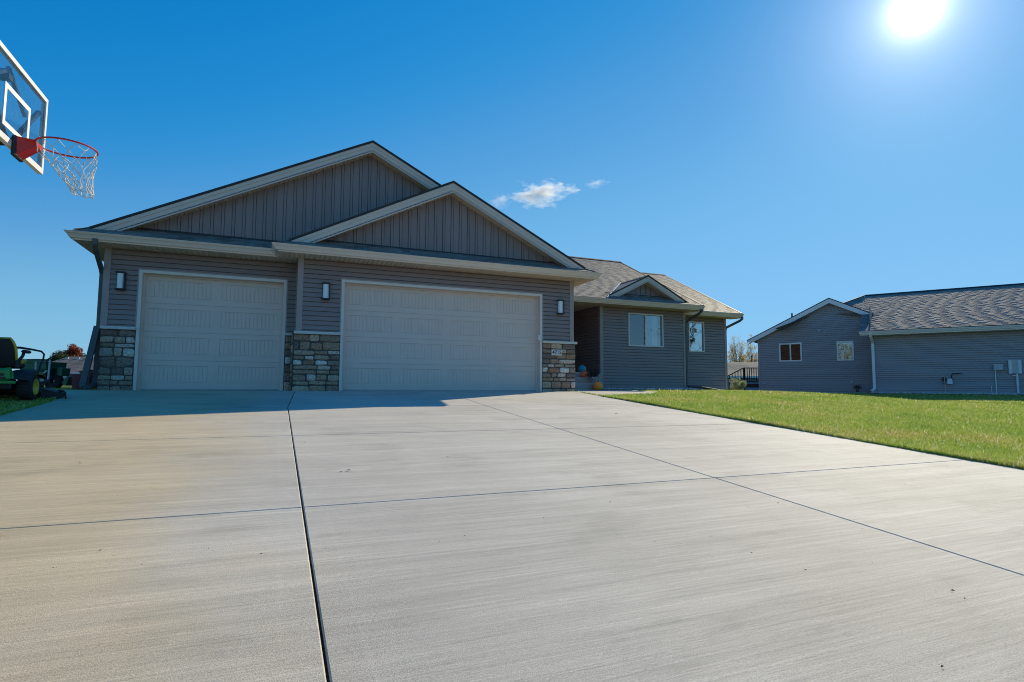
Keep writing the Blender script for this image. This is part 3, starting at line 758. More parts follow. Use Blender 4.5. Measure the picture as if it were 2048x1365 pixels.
    for fn, a4 in ((ridge_y,(RX1, RZ1, RY1-.01, 26)), (ridge_y,(RX2, RZ2, RY2-.01, RY1+.3)), (ridge_x,(RYW, RZW, 2.2, XRW+.01)), (ridge_x,(RYB, RZB, XRW+.02, XRB+.01)), (ridge_y,(gx, gzz, gy-.01, yb-.05))):
        fn(*a4); mr.build('ridge_cap', M['ridge'], rf); mr = MB()
    # bright valley flashing beside the small gable
    mv = MB(); a = Vector((gx-hw-.02, EYW+(gzz-P*hw-ZE)/P-.12, gzz-P*hw-.05)); b = Vector((gx-.05, yb-.05, gzz))
    nrm = Vector((0,-P,1)).normalized(); sd = Vector((-.05,0,0))
    mv.add([a+nrm*.034, b+nrm*.034, b+sd+nrm*.034, a+sd+nrm*.034], [(0,1,2,3)]); mv.build('valley_flashing', M['white'], rf)
    # rake boards (two-step) with dark drip edge; soffits behind them
    def rake(xp, zp, xl, xr, y, depth_to, drop=.225, plumb_l=True, hl=None, hr=None):
        for xe, s in ((xl,-1),(xr,1)):
            ze = zp-P*abs(xe-xp)
            F = Frame((0,y,0),(1,0,0)); mb = MB(); md = MB(); ms = MB()
            pl = [(xp,zp-.03),(xe,ze-.03),(xe,ze-.03-drop),(xp,zp-.03-drop)]
            cut = ze-.03-.035
            pl = clip(pl, 0, 1, cut-.0)
            if s > 0: pl = pl[::-1]
            prism(mb, F, pl, -.02, .0, True)
            pt = [(xp,zp-.03),(xe,ze-.03),(xe,ze-.03-.075),(xp,zp-.03-.075)]; pt = clip(pt, 0, 1, cut)
            if s > 0: pt = pt[::-1]
            prism(mb, F, pt, .0, .018)
            pd = [(xp,zp+.022),(xe+s*.02,ze+.012),(xe+s*.02,ze-.03),(xp,zp-.031)]
            if s > 0: pd = pd[::-1]
            prism(md, F, pd, -.03, .038, True)
            # sloping soffit
            zo = -.03-drop+.035
            o = Vector((xe,y,ze+zo)); u = Vector((xp-xe,0,zp-ze)); L_ = u.length
            Fs = Frame(o, u if s < 0 else u, (0,1,0), Vector((P*s*-1 if False else 0,0,-1)))
            uu = u.normalized(); nn = Vector((-uu.z,0,uu.x));  nn = nn if nn.z < 0 else -nn
            Fs = Frame(o, uu, (0,1,0), nn)
            soffit(ms, Fs, rect(.05, L_, .0, depth_to-y+.01))
            rb = mb.build('rake_board', M['rake'], H); md.build('drip_edge', M['drip'], rb); ms.build('soffit', M['soffit'], H)
    rake(RX1, RZ1, -3.55, 7.3-.0, RY1, D1) if False else None
    rake(RX1, RZ1, -3.50, 3.9, RY1, D1)
    rake(RX2, RZ2, .16, 7.23, RY2, D2)
    rake(gx, gzz, gx-hw, gx+hw, gy, YW, drop=.19)
    # end rakes of wing and bay, seen edge-on
    for xr, ye, ry, rz in ((XRW,EYW,RYW,RZW),(XRB,EYB,RYB,RZB)):
        F = Frame((xr,0,0),(0,1,0))
        y2 = 2*ry-ye
        for (ya, za), (yb2, zb) in (((ye,ZE),(ry,rz)),((ry,rz),(y2,ZE))):
            mb = MB(); md = MB()
            prism(mb, F, [(ya,za-.2),(yb2,zb-.2),(yb2,zb-.02),(ya,za-.02)], -.03, .0, True)
            prism(md, F, [(ya,za-.02),(yb2,zb-.02),(yb2,zb+.02),(ya,za+.02)], -.05, .025, True)
            rb = mb.build('rake_board', M['rake'], H); md.build('drip_edge', M['drip'], rb)
    # gable walls, board and batten
    mg = MB()
    g1 = [(EX0+.55, ZE+.22), (3.9, ZE+.22), (3.9, RZ1-P*2.0-.05), (RX1, RZ1-.10), (EX0+.55, RZ1-P*(RX1-EX0-.55)-.10)]
    battens(mg, FX, g1, s0=.02); mg.build('gable_wall', M['siding'], H); mg = MB()
    g2 = [(.55, ZE+.22), (6.85, ZE+.22), (RX2, RZ2-.10)]
    g2 = [(.40, ZE+.20), (7.0, ZE+.20), (RX2, RZ2-.10)]
    battens(mg, F2, g2, s0=.06); mg.build('gable_wall', M['siding'], H); mg = MB()
    battens(mg, Frame((0,YW,0),(1,0,0)), [(gx-hw+.1, ZE+.2), (gx+hw-.1, ZE+.2), (gx, gzz-.09)], s0=.05)
    mg.build('gable_wall', M['siding'], H)
    # black flashing line at the foot of the gable walls
    for F, r4 in ((FX, rect(-3.0, .6, ZE+.245, ZE+.292)), (F2, rect(.5, 6.95, ZE+.235, ZE+.272)), (FW, rect(gx-hw+.2, gx+hw-.2, ZE+.275, ZE+.305))):
        mk = MB(); prism(mk, F, r4, 0, .03); mk.build('flashing', M['drip'], H)
roof()

def eaves():
    gp = [(.0,-.115),(.055,-.115),(.062,-.095),(.085,-.055),(.108,-.035),(.118,-.012),(.125,-.010),(.125,.0),(.110,.0),(.110,-.008),(.004,-.100),(.0,-.1)]
    gp = [(a,b+0) for a,b in gp]
    # gutters run left to right as seen from the drive: outward is to the right of travel
    zt = 3.005
    runs = [('gutter', [(EX0,20,zt),(EX0,EY1,zt),(-.07,EY1,zt)]), ('gutter', [(-.06,EY1+.3,zt),(-.06,EY2,zt),(EX1,EY2,zt),(EX1,15.6,zt)]), ('gutter', [(7.46,EYW,zt),(XRW-.02,EYW,zt)]), ('gutter', [(XRW+.02,EYB,zt),(XRB-.02,EYB,zt)])]
    for nm, path in runs:
        mb = MB(); mb.extrude(gp, path); mb.build(nm, M['beige'], H)
    mf = MB()
    fp = [(-.02,-.0),(0,0),(0,.17),(-.02,.17)]
    zf = ZS
    for path in ([(EX0,26,zf),(EX0,EY1,zf),(-.055,EY1,zf)], [(-.055,EY1+.4,zf),(-.055,EY2,zf),(EX1,EY2,zf),(EX1,15.9,zf)], [(7.455,EYW,zf),(XRW,EYW,zf),(XRW,EYW+.45,zf)], [(XRW+.005,EYB,zf),(XRB,EYB,zf),(XRB,EYB+.4,zf)]):
        mf = MB(); mf.extrude(fp, path)
        mf.extrude([(0,-.004),(.012,-.004),(.012,.03),(0,.03)], path)
        mf.build('fascia', M['beige'], H)
    ms = MB()
    down = lambda z: Frame((0,0,z),(1,0,0),(0,1,0),(0,0,-1))
    Fd = down(ZS+.004)
    Fe, Fc = down(ZS+.008), down(ZS+.012)
    for F_, r4, k_ in ((Fd, rect(EX0+.02, XM, EY1+.02, D1+.02), 0), (Fd, rect(-.035, EX1-.02, EY2+.02, EY1-.001), 0), (Fd, rect(XR+.002, EX1-.02, EY1, EYW), 1), (Fd, rect(EX0+.02, XL+.02, D1+.021, 26), 1), (Fe, rect(XR+.003, XRW-.02, EYW+.02, YW+.02), 0), (Fe, rect(XRW-.019, XRB-.02, EYB+.02, YB+.02), 0), (Fc, rect(XR+.003, XP, YW+.021, 18.6), 0), (Fe, rect(XW, XRW-.019, YW+.021, YB), 0)):
        ms = MB(); soffit(ms, F_, r4, k=k_); ms.build('soffit', M['soffit'], H)
    # roof returns at the bottom corners of the small wing eave
    # downspouts
    def spout(path, w=.075, h=.06, up=(0,1,0)):
        mb = MB(); mb.ribbon(path, w, h, up)
        return mb.build('downspout', M['pipe_dark'], H)
    x = XL-.05
    spout([(x+.0,EY1-.05,2.90),(x+.0,EY1-.05,2.80),(x+.0,EY1+.02,2.70),(x-.01,D1-.02,2.42),(x-.01,D1+.06,2.33),(x-.01,D1+.06,2.2),(x-.01,D1+.06,.26),(x-.02,D1+.02,.12),(x-.05,D1-.22,.06),(x-.10,D1-.30,.07)])
    mb = MB(); mb.ribbon([(x-.10,D1-.28,.06),(x-.13,D1-.25,.10),(x-.02,D1+.0,1.26)], .10, .075, (0,1,0)); mb.build('downspout_extension', M['pipe_dark'], H)
    spout([(XRW-.12,EYW-.05,2.90),(XRW-.12,EYW-.05,2.82),(XRW-.15,EYW+.05,2.74),(XW+.08,YW-.02,2.52),(XW+.05,YW-.0,2.46),(XW+.05,YW-.01,2.3),(XW+.05,YW-.01,.22),(XW+.09,YW-.10,.13)])
    mb = MB(); mb.ribbon([(XW+.09,YW-.09,.16),(XW+.4,YW-.55,.10),(XW+.42,YW-1.35,.00)], .12, .075, (0,0,1)); mb.build('downspout_extension', M['pipe_dark'], H)
    spout([(XRB-.05,EYB-.05,2.90),(XRB-.05,EYB-.05,2.82),(XRB-.08,EYB+.04,2.75),(XE+.05,YB-.0,2.52),(XE+.05,YB+.05,2.42),(XE+.05,YB+.06,2.3),(XE+.05,YB+.06,.15)])
eaves()

def window(F, a, b, c, d, frame, pane, parent, split=None, fw=.045, back='room', curtain=None, mull=.05, sash_gap=False, blind=False):
    mb = MB()
    for x0, x1, z0, z1 in ((a,a+fw,c,d),(b-fw,b,c,d),(a+fw,b-fw,c,c+fw),(a+fw,b-fw,d-fw,d)): prism(mb, F, rect(x0,x1,z0,z1), -.06, .030)
    cells = [(a+fw,b-fw)]
    if split:
        m = a+(b-a)*split; prism(mb, F, rect(m-mull/2,m+mull/2,c+fw,d-fw), -.06, .014); cells = [(a+fw,m-mull/2),(m+mull/2,b-fw)]
    w = mb.build('window', frame, parent)
    for i, (x0, x1) in enumerate(cells):
        mp = MB(); y = -.020 if i == 0 else -.030
        mp.add([F(x0,c+fw,y),F(x1,c+fw,y),F(x1,d-fw,y),F(x0,d-fw,y)], [(0,1,2,3)]); mp.build('pane', pane[i] if isinstance(pane, list) else pane, w)
    mr = MB(); e = -.35
    mr.add([F(a,c,e),F(b,c,e),F(b,d,e),F(a,d,e)], [(0,1,2,3)])
    for q4 in (((a,c,-.061),(b,c,-.061),(b,c,e),(a,c,e)),((a,d,-.061),(b,d,-.061),(b,d,e),(a,d,e)),((a,c,-.061),(a,d,-.061),(a,d,e),(a,c,e)),((b,c,-.061),(b,d,-.061),(b,d,e),(b,c,e))): mr.add([F(*p) for p in q4], [(0,1,2,3)])
    mr.build('reveal', M[back], w)
    if curtain:
        for x0, x1 in curtain:
            mc = MB(); n = 14; pts = []
            for i in range(n+1):
                s = x0+(x1-x0)*i/n; dd = -.16+.02*math.sin(i*2.1)
                pts += [F(s,c+.03,dd), F(s,d-.03,dd)]
            mc.add(pts, [(2*i,2*i+2,2*i+3,2*i+1) for i in range(n)]); mc.build('curtain', M['curtain'], w)
    if blind:
        mc = MB(); z = c+.05
        while z < d-.05: prism(mc, F, rect(a+fw,b-fw,z,z+.022), -.13, -.11); z += .03
        mc.build('blind', M['blind'], w)
    return w
M['wframe'] = mat('almond_window_frame', (0.8,0.72,0.66), (0.74,0.67,0.61), rough=.4)
window(FW, 11.19, 12.66, 1.53, 2.69, M['wframe'], [M['pane_dark'], M['pane_blue']], H, split=.49, curtain=[(12.30,12.52)])
window(FB, 14.70, 15.46, 1.50, 2.68, M['wframe'], M['pane_tree'], H)

def porch():
    ms = MB()
    for k, (y, z) in enumerate(((14.2,.235),(14.5,.395),(14.8,.555))):
        ms.box(XR+.08, 8.66, y, (14.5,14.8,18.59)[k], (-.1 if k == 0 else z-.18), z, .012)
    ms.box(XR+.09, 8.64, 14.6, 16.4, -.1, .37); ms.box(8.66, XP-.02, 16.4, 18.59, .0, .553)
    ms.build('front_step', M['plainconc'], H)
    md = MB(); F = Frame((XR,18.6,0),(1,0,0)); prism(md, F, rect(.95,1.9,.56,2.65), -.05, .0)
    for z0, z1 in ((.75,1.35),(1.5,2.4)):
        for x0, x1 in ((1.05,1.38),(1.47,1.8)): prism(md, F, rect(x0,x1,z0,z1), 0, .02)
    door = md.build('front_door', M['black'], H)
    mk = MB(); mk.tube([F(1.82,1.5,.02),F(1.82,1.5,.07),F(1.76,1.5,.07)], .012); mk.build('handle', M['metal_z'], door)
porch()

# wall lamps
def wall_lamp():
    o = empty('wall_lamp', (0,0,0), '', 'lamp', 'wall lamps beside the garage doors')
    mb = MB(); mb.box(-.07,.07,-.02,.0,-.18,.18,.004); mb.box(-.085,.085,-.125,-.0,.155,.185,.006); mb.box(-.085,.085,-.125,-.0,-.185,-.155,.006)
    mb.box(.062,.078,-.12,-.10,-.155,.155); mb.box(.062,.08,-.03,-.02,-.155,.155); mb.build('lamp_frame', M['black'], o)
    mg = MB(); mg.smooth = False
    n = 10; pts = []
    for i in range(n+1):
        a = math.pi*(i/n); pts.append((-.064*math.cos(a), -.022-.088*math.sin(a)**.6))
    for (x0,y0),(x1,y1) in zip(pts, pts[1:]): mg.add([(x0,y0,-.153),(x1,y1,-.153),(x1,y1,.153),(x0,y0,.153)], [(0,1,2,3)])
    mg.build('lamp_glass', M['frost'], o)
    return o
lamp0 = wall_lamp()
for i, (x, y, z, lb) in enumerate(((-2.96, D1-.014, 2.19, 'black wall lamp with frosted glass left of the single garage door'), (.93, D2-.014, 2.16, 'black wall lamp with frosted glass on the wall between the two garage doors'), (6.66, D2-.014, 2.15, 'black wall lamp with frosted glass right of the double garage door'))):
    o = lamp0 if i == 0 else copy_tree(lamp0)
    o.location = (x,y,z); o['label'] = lb
# keypad
kp = MB(); kp.box(6.045, 6.095, D2-.055, D2-.030, 1.28, 1.41, .008); kp.box(6.052,6.088,D2-.060,D2-.054,1.33,1.36)
tag(kp.build('keypad', M['metal_l'], loc=(6.06,D2-.04,1.3)), 'small pale keypad on the right jamb of the double garage door', 'keypad')

def text_mesh(txt, size, extr, name, off=0):
    cu = bpy.data.curves.new(name, 'FONT'); cu.body = txt; cu.size = size; cu.extrude = extr; cu.offset = off; cu.align_x = 'CENTER'; cu.align_y = 'CENTER'; cu.resolution_u = 3
    o = bpy.data.objects.new(name, cu); COL.objects.link(o); dg = bpy.context.evaluated_depsgraph_get(); dg.update()
    me = bpy.data.meshes.new_from_object(o.evaluated_get(dg)); bpy.data.objects.remove(o); me.name = name
    return me
sg = empty('address_plaque', (6.555, D2-.062, .985), 'pale stone plaque reading 4715 set in the right-hand stone pillar', 'address plaque')
mb = MB(); sx = 6.555; mb.box(sx-.145, sx+.145, D2-.075, D2-.03, .91, 1.06, .008); mb.build('plaque', M['sign'], sg)
me = text_mesh('4715', .13, .002, 'digits', .0012); me.materials.append(M['ink'])
o = bpy.data.objects.new('digits', me); COL.objects.link(o); o.parent = sg; o.rotation_euler = (rad(90),0,0); o.location = (0, -.0155, 0)
# ------------------------------------------------------------------ NEIGHBOUR
NA = Vector((27.253, 19.122, -.05)); NU = Vector((.533,-.846,0)).normalized(); NN = Vector((-.846,-.533,0)).normalized()
NH = empty('house', tuple(NA), 'slate blue neighbouring house with white windows and a low gable across the lawn', 'house')
FR = Frame(NA, NU); FG = Frame(NA-NN*1.9, NU)
def neighbour():
    ZF, ZQ = 2.78, 2.95
    mb = MB()
    siding(mb, FR, rect(0, 9.5, .0, ZF), slot=.024, deep=.035)
    siding(mb, Frame(NA-NN*1.9, NN), rect(0, 1.9, .0, 4.2))
    gp, gpz, gl, gr = -1.92, 5.02, -5.66, 0.02
    w1 = (-4.53, -3.37, 1.655, 2.69); w2 = (-1.665, -.875, 1.65, 2.695)
    zl = lambda s: gpz-.18-.5*abs(s-gp)
    siding2(mb, FG, [(gl,.0),(gr,.0),(gr,w1[2]),(gl,w1[2])])
    zt = 2.70
    for a, b in ((gl,w1[0]),(w1[1],w2[0]),(w2[1],gr)): siding2(mb, FG, rect(a,b,w1[2],zt))
    siding2(mb, FG, [(gl,zt),(gr,zt),(gr+.0,zl(gr)),(gp,gpz-.18),(gl,max(zt+.01,zl(gl)))])
    siding(mb, Frame(NA-NN*(1.9+9)+NU*gl, NN), rect(0, 9, .0, 2.8))
    siding(mb, Frame(NA+NU*9.5, -NN), rect(0, 9.0, .0, ZF)); siding(mb, Frame(NA+NU*9.5-NN*9.0, -NU), rect(0, 9.5, .0, ZF))
    mb.build('wall', M['nsiding'], NH)
    mc = MB()
    for F, r4 in ((FR, rect(.0,.085,0,ZF)), (FG, rect(gl-.01,gl+.08,0,zl(gl))), (FG, rect(gr-.09,gr-.02,0,ZQ))):
        mc = MB(); prism(mc, F, r4, 0, .022); mc.build('corner_board', M['nsiding'], NH)
    for F, r4 in ((FR, rect(0,9.5,-.25,.0)), (FG, rect(gl,gr,-.25,.0))):
        mf = MB(); prism(mf, F, r4, -.1, .002); mf.build('foundation', M['found'], NH)
    window(FG, *w1, M['white'], M['pane_n'], NH, split=.5, fw=.07, mull=.07)
    window(FG, *w2, M['white'], M['pane_w2'], NH, fw=.075)
    # main roof, its hip at the left end
    sh = MB(); up = Vector((-NN.x,-NN.y,.5)).normalized()
    o = NA+NN*.5+Vector((0,0,ZQ+.05)); F = Frame(o, NU, up); k = math.sqrt(1.25)
    run = 4.85
    shingles(sh, F, [(-.42,.0),(9.9,.0),(9.9,run*k),(-.42,run*k),(-1.9,3.4*k),(-.42,1.6*k)] if False else [(-.42,0),(9.9,0),(9.9,run*k),(-.42,run*k)], wmin=.13, wmax=.36)
    # left hip strip rising to the ridge end
    shingles(sh, F, [(-.425,run*k),(-2.6,2.7*k),(-.425,2.0*k)], wmin=.13, wmax=.36)
    hipF = Frame(o+NU*(-.42)-NN*run+Vector((0,0,run*.5)), -NN, Vector((NU.x,NU.y,.5)).normalized())
    big = MB()
    shingles(big, hipF, [(-4.0,-4.0*k),(4.0,-4.0*k),(0,0)], wmin=.5, wmax=1)
    bk = Frame(o-NN*(2*run)+NU*9.9, -NU, Vector((NN.x,NN.y,.5)).normalized()); shingles(big, bk, [(0,0),(10.3,0),(10.3,run*k),(0,run*k)], wmin=.6, wmax=1.4)
    # gable roof: two slopes
    for s in (-1,1):
        e = gl-.52 if s < 0 else .52
        ze = gpz+.03-.5*abs(e-gp)
        oo = NA-NN*1.6+NU*e+Vector((0,0,ze)); u = NN if s < 0 else -NN
        v = Vector((-s*NU.x,-s*NU.y,.5)).normalized(); Fg = Frame(oo, u if s < 0 else u, v)
        L_ = abs(e-gp)*k
        shingles(big, Fg, rect(-9.5,0,0,L_) if s < 0 else rect(0,3.4,0,L_), wmin=.4, wmax=.9)
    big.build('roof', M['shingle_n'], NH)
    rf = sh.build('roof', M['shingle_n'], NH)
    mr = MB(); z = run*.5+.02; rp = lambda s, d, h: o+NU*s-NN*d+Vector((0,0,h))
    mr.add([rp(-.4,run-.14,z-.068),rp(9.9,run-.14,z-.068),rp(9.9,run,z+.024),rp(-.4,run,z+.024),rp(9.9,run+.14,z-.068),rp(-.4,run+.14,z-.068)], [(0,1,2,3),(3,2,4,5),(0,3,5)])
    mr.build('ridge_cap', M['ridge'], rf)
    mh = MB(); mh.ribbon([rp(-.42,run,z+.0),rp(-2.5,run-2.08,z+.0-1.04)], .18, .02, (0,0,1)); mh.build('hip_cap', M['shingle_n'], rf)
    # gable rake boards
    FK = Frame(NA-NN*1.6, NU)
    for e, s in ((gl-.52,-1),(.50,1)):
        ze = gpz-.5*abs(e-gp); mb = MB(); md = MB()
        pl = clip([(gp,gpz),(e,ze),(e,ze-.24),(gp,gpz-.24)], 0, 1, ze-.10)
        if s > 0: pl = pl[::-1]
        prism(mb, FK, pl, -.03, .02, True)
        pd = [(gp,gpz+.05),(e,ze+.05),(e,ze),(gp,gpz-.001)]
        if s > 0: pd = pd[::-1]
        prism(md, FK, pd, -.05, .03, True)
        pu = [(gp,gpz-.2),(e,ze-.19),(e,ze-.2),(gp,gpz-.21)]
        if s > 0: pu = pu[::-1]
        prism(mb, FK, pu, -.31, -.031, True)
        rb = mb.build('rake_board', M['nfascia'], NH); md.build('drip_edge', M['drip'], rb)
    mfa = MB(); mfa.extrude([(-.02,0),(0,0),(0,.17),(-.02,.17)], [NA+NN*.5+NU*-.40+Vector((0,0,ZF)), NA+NN*.5+NU*9.9+Vector((0,0,ZF))])
    mfa.extrude([(-.49,0),(0.0,0),(0.0,.008),(-.49,.008)], [NA+NN*.5+NU*-.40+Vector((0,0,ZF-.009)), NA+NN*.5+NU*9.9+Vector((0,0,ZF-.009))])
    mfa.build('fascia', M['nfascia'], NH)
    mg = MB(); gpf = [(.0,-.13),(.06,-.13),(.09,-.07),(.115,-.04),(.125,0),(.112,0),(.01,-.11),(0,-.11)]
    mg.extrude(gpf, [NA+NN*.5+NU*-.44+Vector((0,0,ZQ+.01)), NA+NN*.5+NU*9.9+Vector((0,0,ZQ+.01))]); mg.build('gutter', M['white'], NH)
    mw = MB(); p = lambda s, d, z2: NA+NU*s+NN*d+Vector((0,0,z2))
    mw.ribbon([p(.02,.56,2.86),p(.03,.5,2.72),p(.07,.12,2.45),p(.08,.07,2.35),p(.08,.07,.28),p(.07,.10,.15),p(-.02,.34,.06)], .12, .09, tuple(NN)); mw.build('downspout', M['white'], NH)
    for s, z2, sz in ((-2.47,3.32,.13),(-1.02,.52,.14),(-5.35,.42,.12)):
        mv = MB(); prism(mv, FG, rect(s-sz/2,s+sz/2,z2-sz*.4,z2+sz*.4), 0, .07); mv.build('vent_cap', M['metal_g'], NH)
    mp = MB(); b0 = NA-NN*3.0+NU*-3.98+Vector((0,0,3.9)); mp.tube([b0, b0+Vector((0,0,.62))], .045); mp.build('vent_pipe', M['pipe_dark'], NH)
neighbour()
def on_wall(s, z, d=0.0): return FR(s, z, d)
def utilities():
    mb = MB(); o = empty('meter_box', tuple(on_wall(4.78,0,.05)), 'small square grey meter box on a thin conduit on the blue wall', 'meter box')
    prism(mb, FR, rect(4.61,4.93,1.02,1.29), .02, .16, True); mb.build('box', M['metal_g'], o)
    mb = MB(); mb.tube([on_wall(4.66,0,.06),on_wall(4.66,1.02,.06)], .022); mb.build('conduit', M['metal_l'], o)
    mb = MB(); mb.tube([on_wall(4.50,0,.06),on_wall(4.50,.22,.06)], .012); mb.tube([on_wall(4.5,.2,.06),on_wall(4.5,.32,.06)], .026); mb.build('stub', M['metal_l'], o)
    o = empty('electric_panel', tuple(on_wall(5.33,0,.05)), 'wide pale electric panel with grey middle door on a thick conduit', 'electric panel')
    mb = MB(); prism(mb, FR, rect(5.115,5.545,.86,1.46), .01, .13, True); mb.build('cabinet', M['metal_l'], o)
    mb = MB(); prism(mb, FR, rect(5.245,5.43,.865,1.455), .131, .16, True); mb.build('panel_door', M['metal_g'], o)
    mb = MB(); prism(mb, FR, rect(5.32,5.40,1.27,1.285), .161, .163); mb.build('warning_strip', M['redpaint'], o)
    mb = MB(); mb.tube([on_wall(5.385,-.02,.08),on_wall(5.385,.86,.08)], .042); mb.build('conduit', M['metal_l'], o)
    mb = MB(); prism(mb, FR, rect(5.24,5.34,.74,.79), .02, .09, True); mb.build('ground_clamp', M['white'], o)
    o = empty('gas_meter', tuple(on_wall(2.95,0,.1)), 'grey gas meter with rusty pipes low on the blue wall', 'gas meter')
    mb = MB(); prism(mb, FR, rect(2.93,3.12,.40,.56), .08, .26, True); prism(mb, FR, rect(2.95,3.10,.56,.64), .10, .24, True); mb.build('meter', M['metal_l'], o)
    mb = MB(); mb.tube([on_wall(2.94,.62,.16),on_wall(2.94,.74,.16)], .02); mb.tube([on_wall(2.84,-.05,.16),on_wall(2.84,.70,.16),on_wall(2.94,.72,.16)], .018); mb.tube([on_wall(2.72,.45,.16),on_wall(2.86,.45,.16)], .02); mb.build('riser', M['metal_z'], o)
    mb = MB(); mb.tube([on_wall(3.10,.62,.16),on_wall(3.10,.80,.16),on_wall(3.16,.88,.16),on_wall(3.45,.89,.10),on_wall(3.45,.89,.0)], .024); mb.disc_lathe([(0,-.03),(.09,-.03),(.09,.0),(0,.0)], on_wall(2.82,.62,.16), NN, 12); mb.build('outlet_pipe', M['rust'], o)
utilities()

# ------------------------------------------------------------------ plants
def leaf_cards(cen, rad3, n, size, rng, shell=.0):
    """n small bent leaf quads spread through ellipsoid clumps"""
    P_ = []; F_ = []
    for _ in range(n):
        while True:
            p = np.array([rng.uniform(-1,1) for _ in range(3)])
            l = np.linalg.norm(p)
            if shell < l < 1: break
        c = Vector(cen)+Vector((p[0]*rad3[0],p[1]*rad3[1],p[2]*rad3[2]))
        a = Vector((rng.gauss(0,1),rng.gauss(0,1),rng.gauss(0,.7))).normalized(); b = a.orthogonal().normalized()
        ang = rng.uniform(0,6.28); b = (b*math.cos(ang)+a.cross(b)*math.sin(ang))
        s = size*rng.uniform(.6,1.3); w = s*rng.uniform(.4,.65); k = len(P_)
        nn = a.cross(b)*s*.15
        P_ += [c-a*s*.5, c+b*w*.5+nn, c+a*s*.5, c-b*w*.5+nn]; F_.append((k,k+1,k+2,k+3))
    return P_, F_
def tree(label, x, y, z, h, spread, leafm, nleaf, lsize, seed, trunk_r=.12, cat='tree', group=None, upright=False, lower=.3, leaf_h=(.35,1.0), bark='bark', levels=3):
    rng = random.Random(seed); root = empty('tree', (x,y,z), label, cat, group)
    mt = MB(); tips = []
    def grow(p, d, L, r, lv):
        n = 4; path = [p]; rr = [r]
        q = Vector(p); dd = Vector(d)
        for i in range(n):
            dd = (dd+Vector((rng.gauss(0,.09),rng.gauss(0,.09),rng.gauss(0,.05)))+Vector((0,0,.05))).normalized(); q = q+dd*L/n; path.append(q.copy()); rr.append(r*(1-.62*(i+1)/n))
        mt.tube(path, rr, 6 if lv < 2 else 4, cap=False); tips.append((path[-1], lv)); tips.append((path[2], lv))
        if lv >= levels: return
        for k in range(rng.randint(3,5) if lv < 2 else 3):
            i = rng.randint(1 if lv else 1, n); a = rng.uniform(0,6.283); sp_ = rng.uniform(.25,.5) if upright else rng.uniform(.5,1.0)
            side = Vector((math.cos(a),math.sin(a),0)); nd = (dd*(1 if upright else .6)+side*sp_*(1 if not upright else 1)).normalized()
            grow(path[i], nd, L*rng.uniform(.5,.75)*(spread if lv == 0 else 1), rr[i]*.62, lv+1)
    base = Vector((x,y,z)); grow(base-Vector((0,0,.1)), Vector((0,0,1)), h*.62, trunk_r, 0)
    mt.build('trunk', M[bark], root)
    mc = MB(); pts = [t for t, lv in tips if leaf_h[0]*h < t.z-z < leaf_h[1]*h*1.1 and lv >= 1] or [t for t, lv in tips]
    per = max(1, nleaf//len(pts))
    for t in pts:
        c = h*.055*rng.uniform(.6,1.5)
        P_, F_ = leaf_cards(t, (c*1.2,c*1.2,c), int(per*rng.uniform(.4,1.6))+1, lsize, rng); mc.add(P_, F_)
    mc.build('crown', leafm, root)
    return root
def crown_tree(label, base, h, cz, rad3, nclump, nleaf, lsize, leafm, seed, trunk_r=.15, group=None, upright=False, low_dense=False, bark='bark', csize=.3):
    """trunk, limbs reaching into an uneven crown, leaf clumps at the limb ends"""
    rng = random.Random(seed); x, y, z = base; root = empty('tree', (x,y,z), label, 'tree', group)
    mt = MB(); mc = MB()
    top = Vector((x+rng.uniform(-.2,.2), y, z+h*.8)); P0 = [Vector((x,y,z-.3)), Vector((x+rng.uniform(-.1,.1),y,z+h*.3)), Vector((x,y,z+h*.55)), top]
    mt.tube(P0, [trunk_r, trunk_r*.8, trunk_r*.55, trunk_r*.15], 7)
    lump = [Vector((rng.gauss(0,1),rng.gauss(0,1),rng.gauss(0,1))).normalized() for _ in range(7)]
    for k in range(nclump):
        d = Vector((rng.gauss(0,1),rng.gauss(0,1),rng.gauss(0,1))).normalized(); f = rng.uniform(.35,1.0)**.6
        f *= .8+.3*max(d.dot(l) for l in lump)-.12
        c = Vector((x+d.x*rad3[0]*f, y+d.y*rad3[1]*f, z+cz+d.z*rad3[2]*f))
        if c.z < z+h*.12: continue
        sz = max(.12, c.z-z-(rad3[0]*1.1 if not upright else rad3[0]*2.4)*rng.uniform(.5,1.1)*f); s0 = Vector((x,y,z+max(h*.12, min(h*.75, sz))))
        m = s0.lerp(c,.5)+Vector((0,0,(-.04 if not upright else -.10)*h*f)) if upright else s0.lerp(c,.5)+Vector((0,0,.04*h))
        mt.tube([s0,m,c,c+(c-m)*.25], [trunk_r*.28,trunk_r*.18,trunk_r*.07,trunk_r*.03], 4, cap=False)
        for _ in range(3):
            e = c+Vector((rng.gauss(0,1),rng.gauss(0,1),rng.gauss(.6,.8)))*csize*.9; mt.tube([m.lerp(c,rng.uniform(.3,1)),e], [trunk_r*.07,trunk_r*.02], 3, cap=False)
        dens = 1.0
        if low_dense: dens = 1.9*max(.12, 1-(c.z-z)/(h*.82))**1.0
        P_, F_ = leaf_cards(c, (csize*1.15,csize*1.15,csize), int(nleaf*dens*rng.uniform(.5,1.5)), lsize, rng); mc.add(P_, F_)
    mt.build('trunk', M[bark], root); mc.build('crown', leafm, root); return root
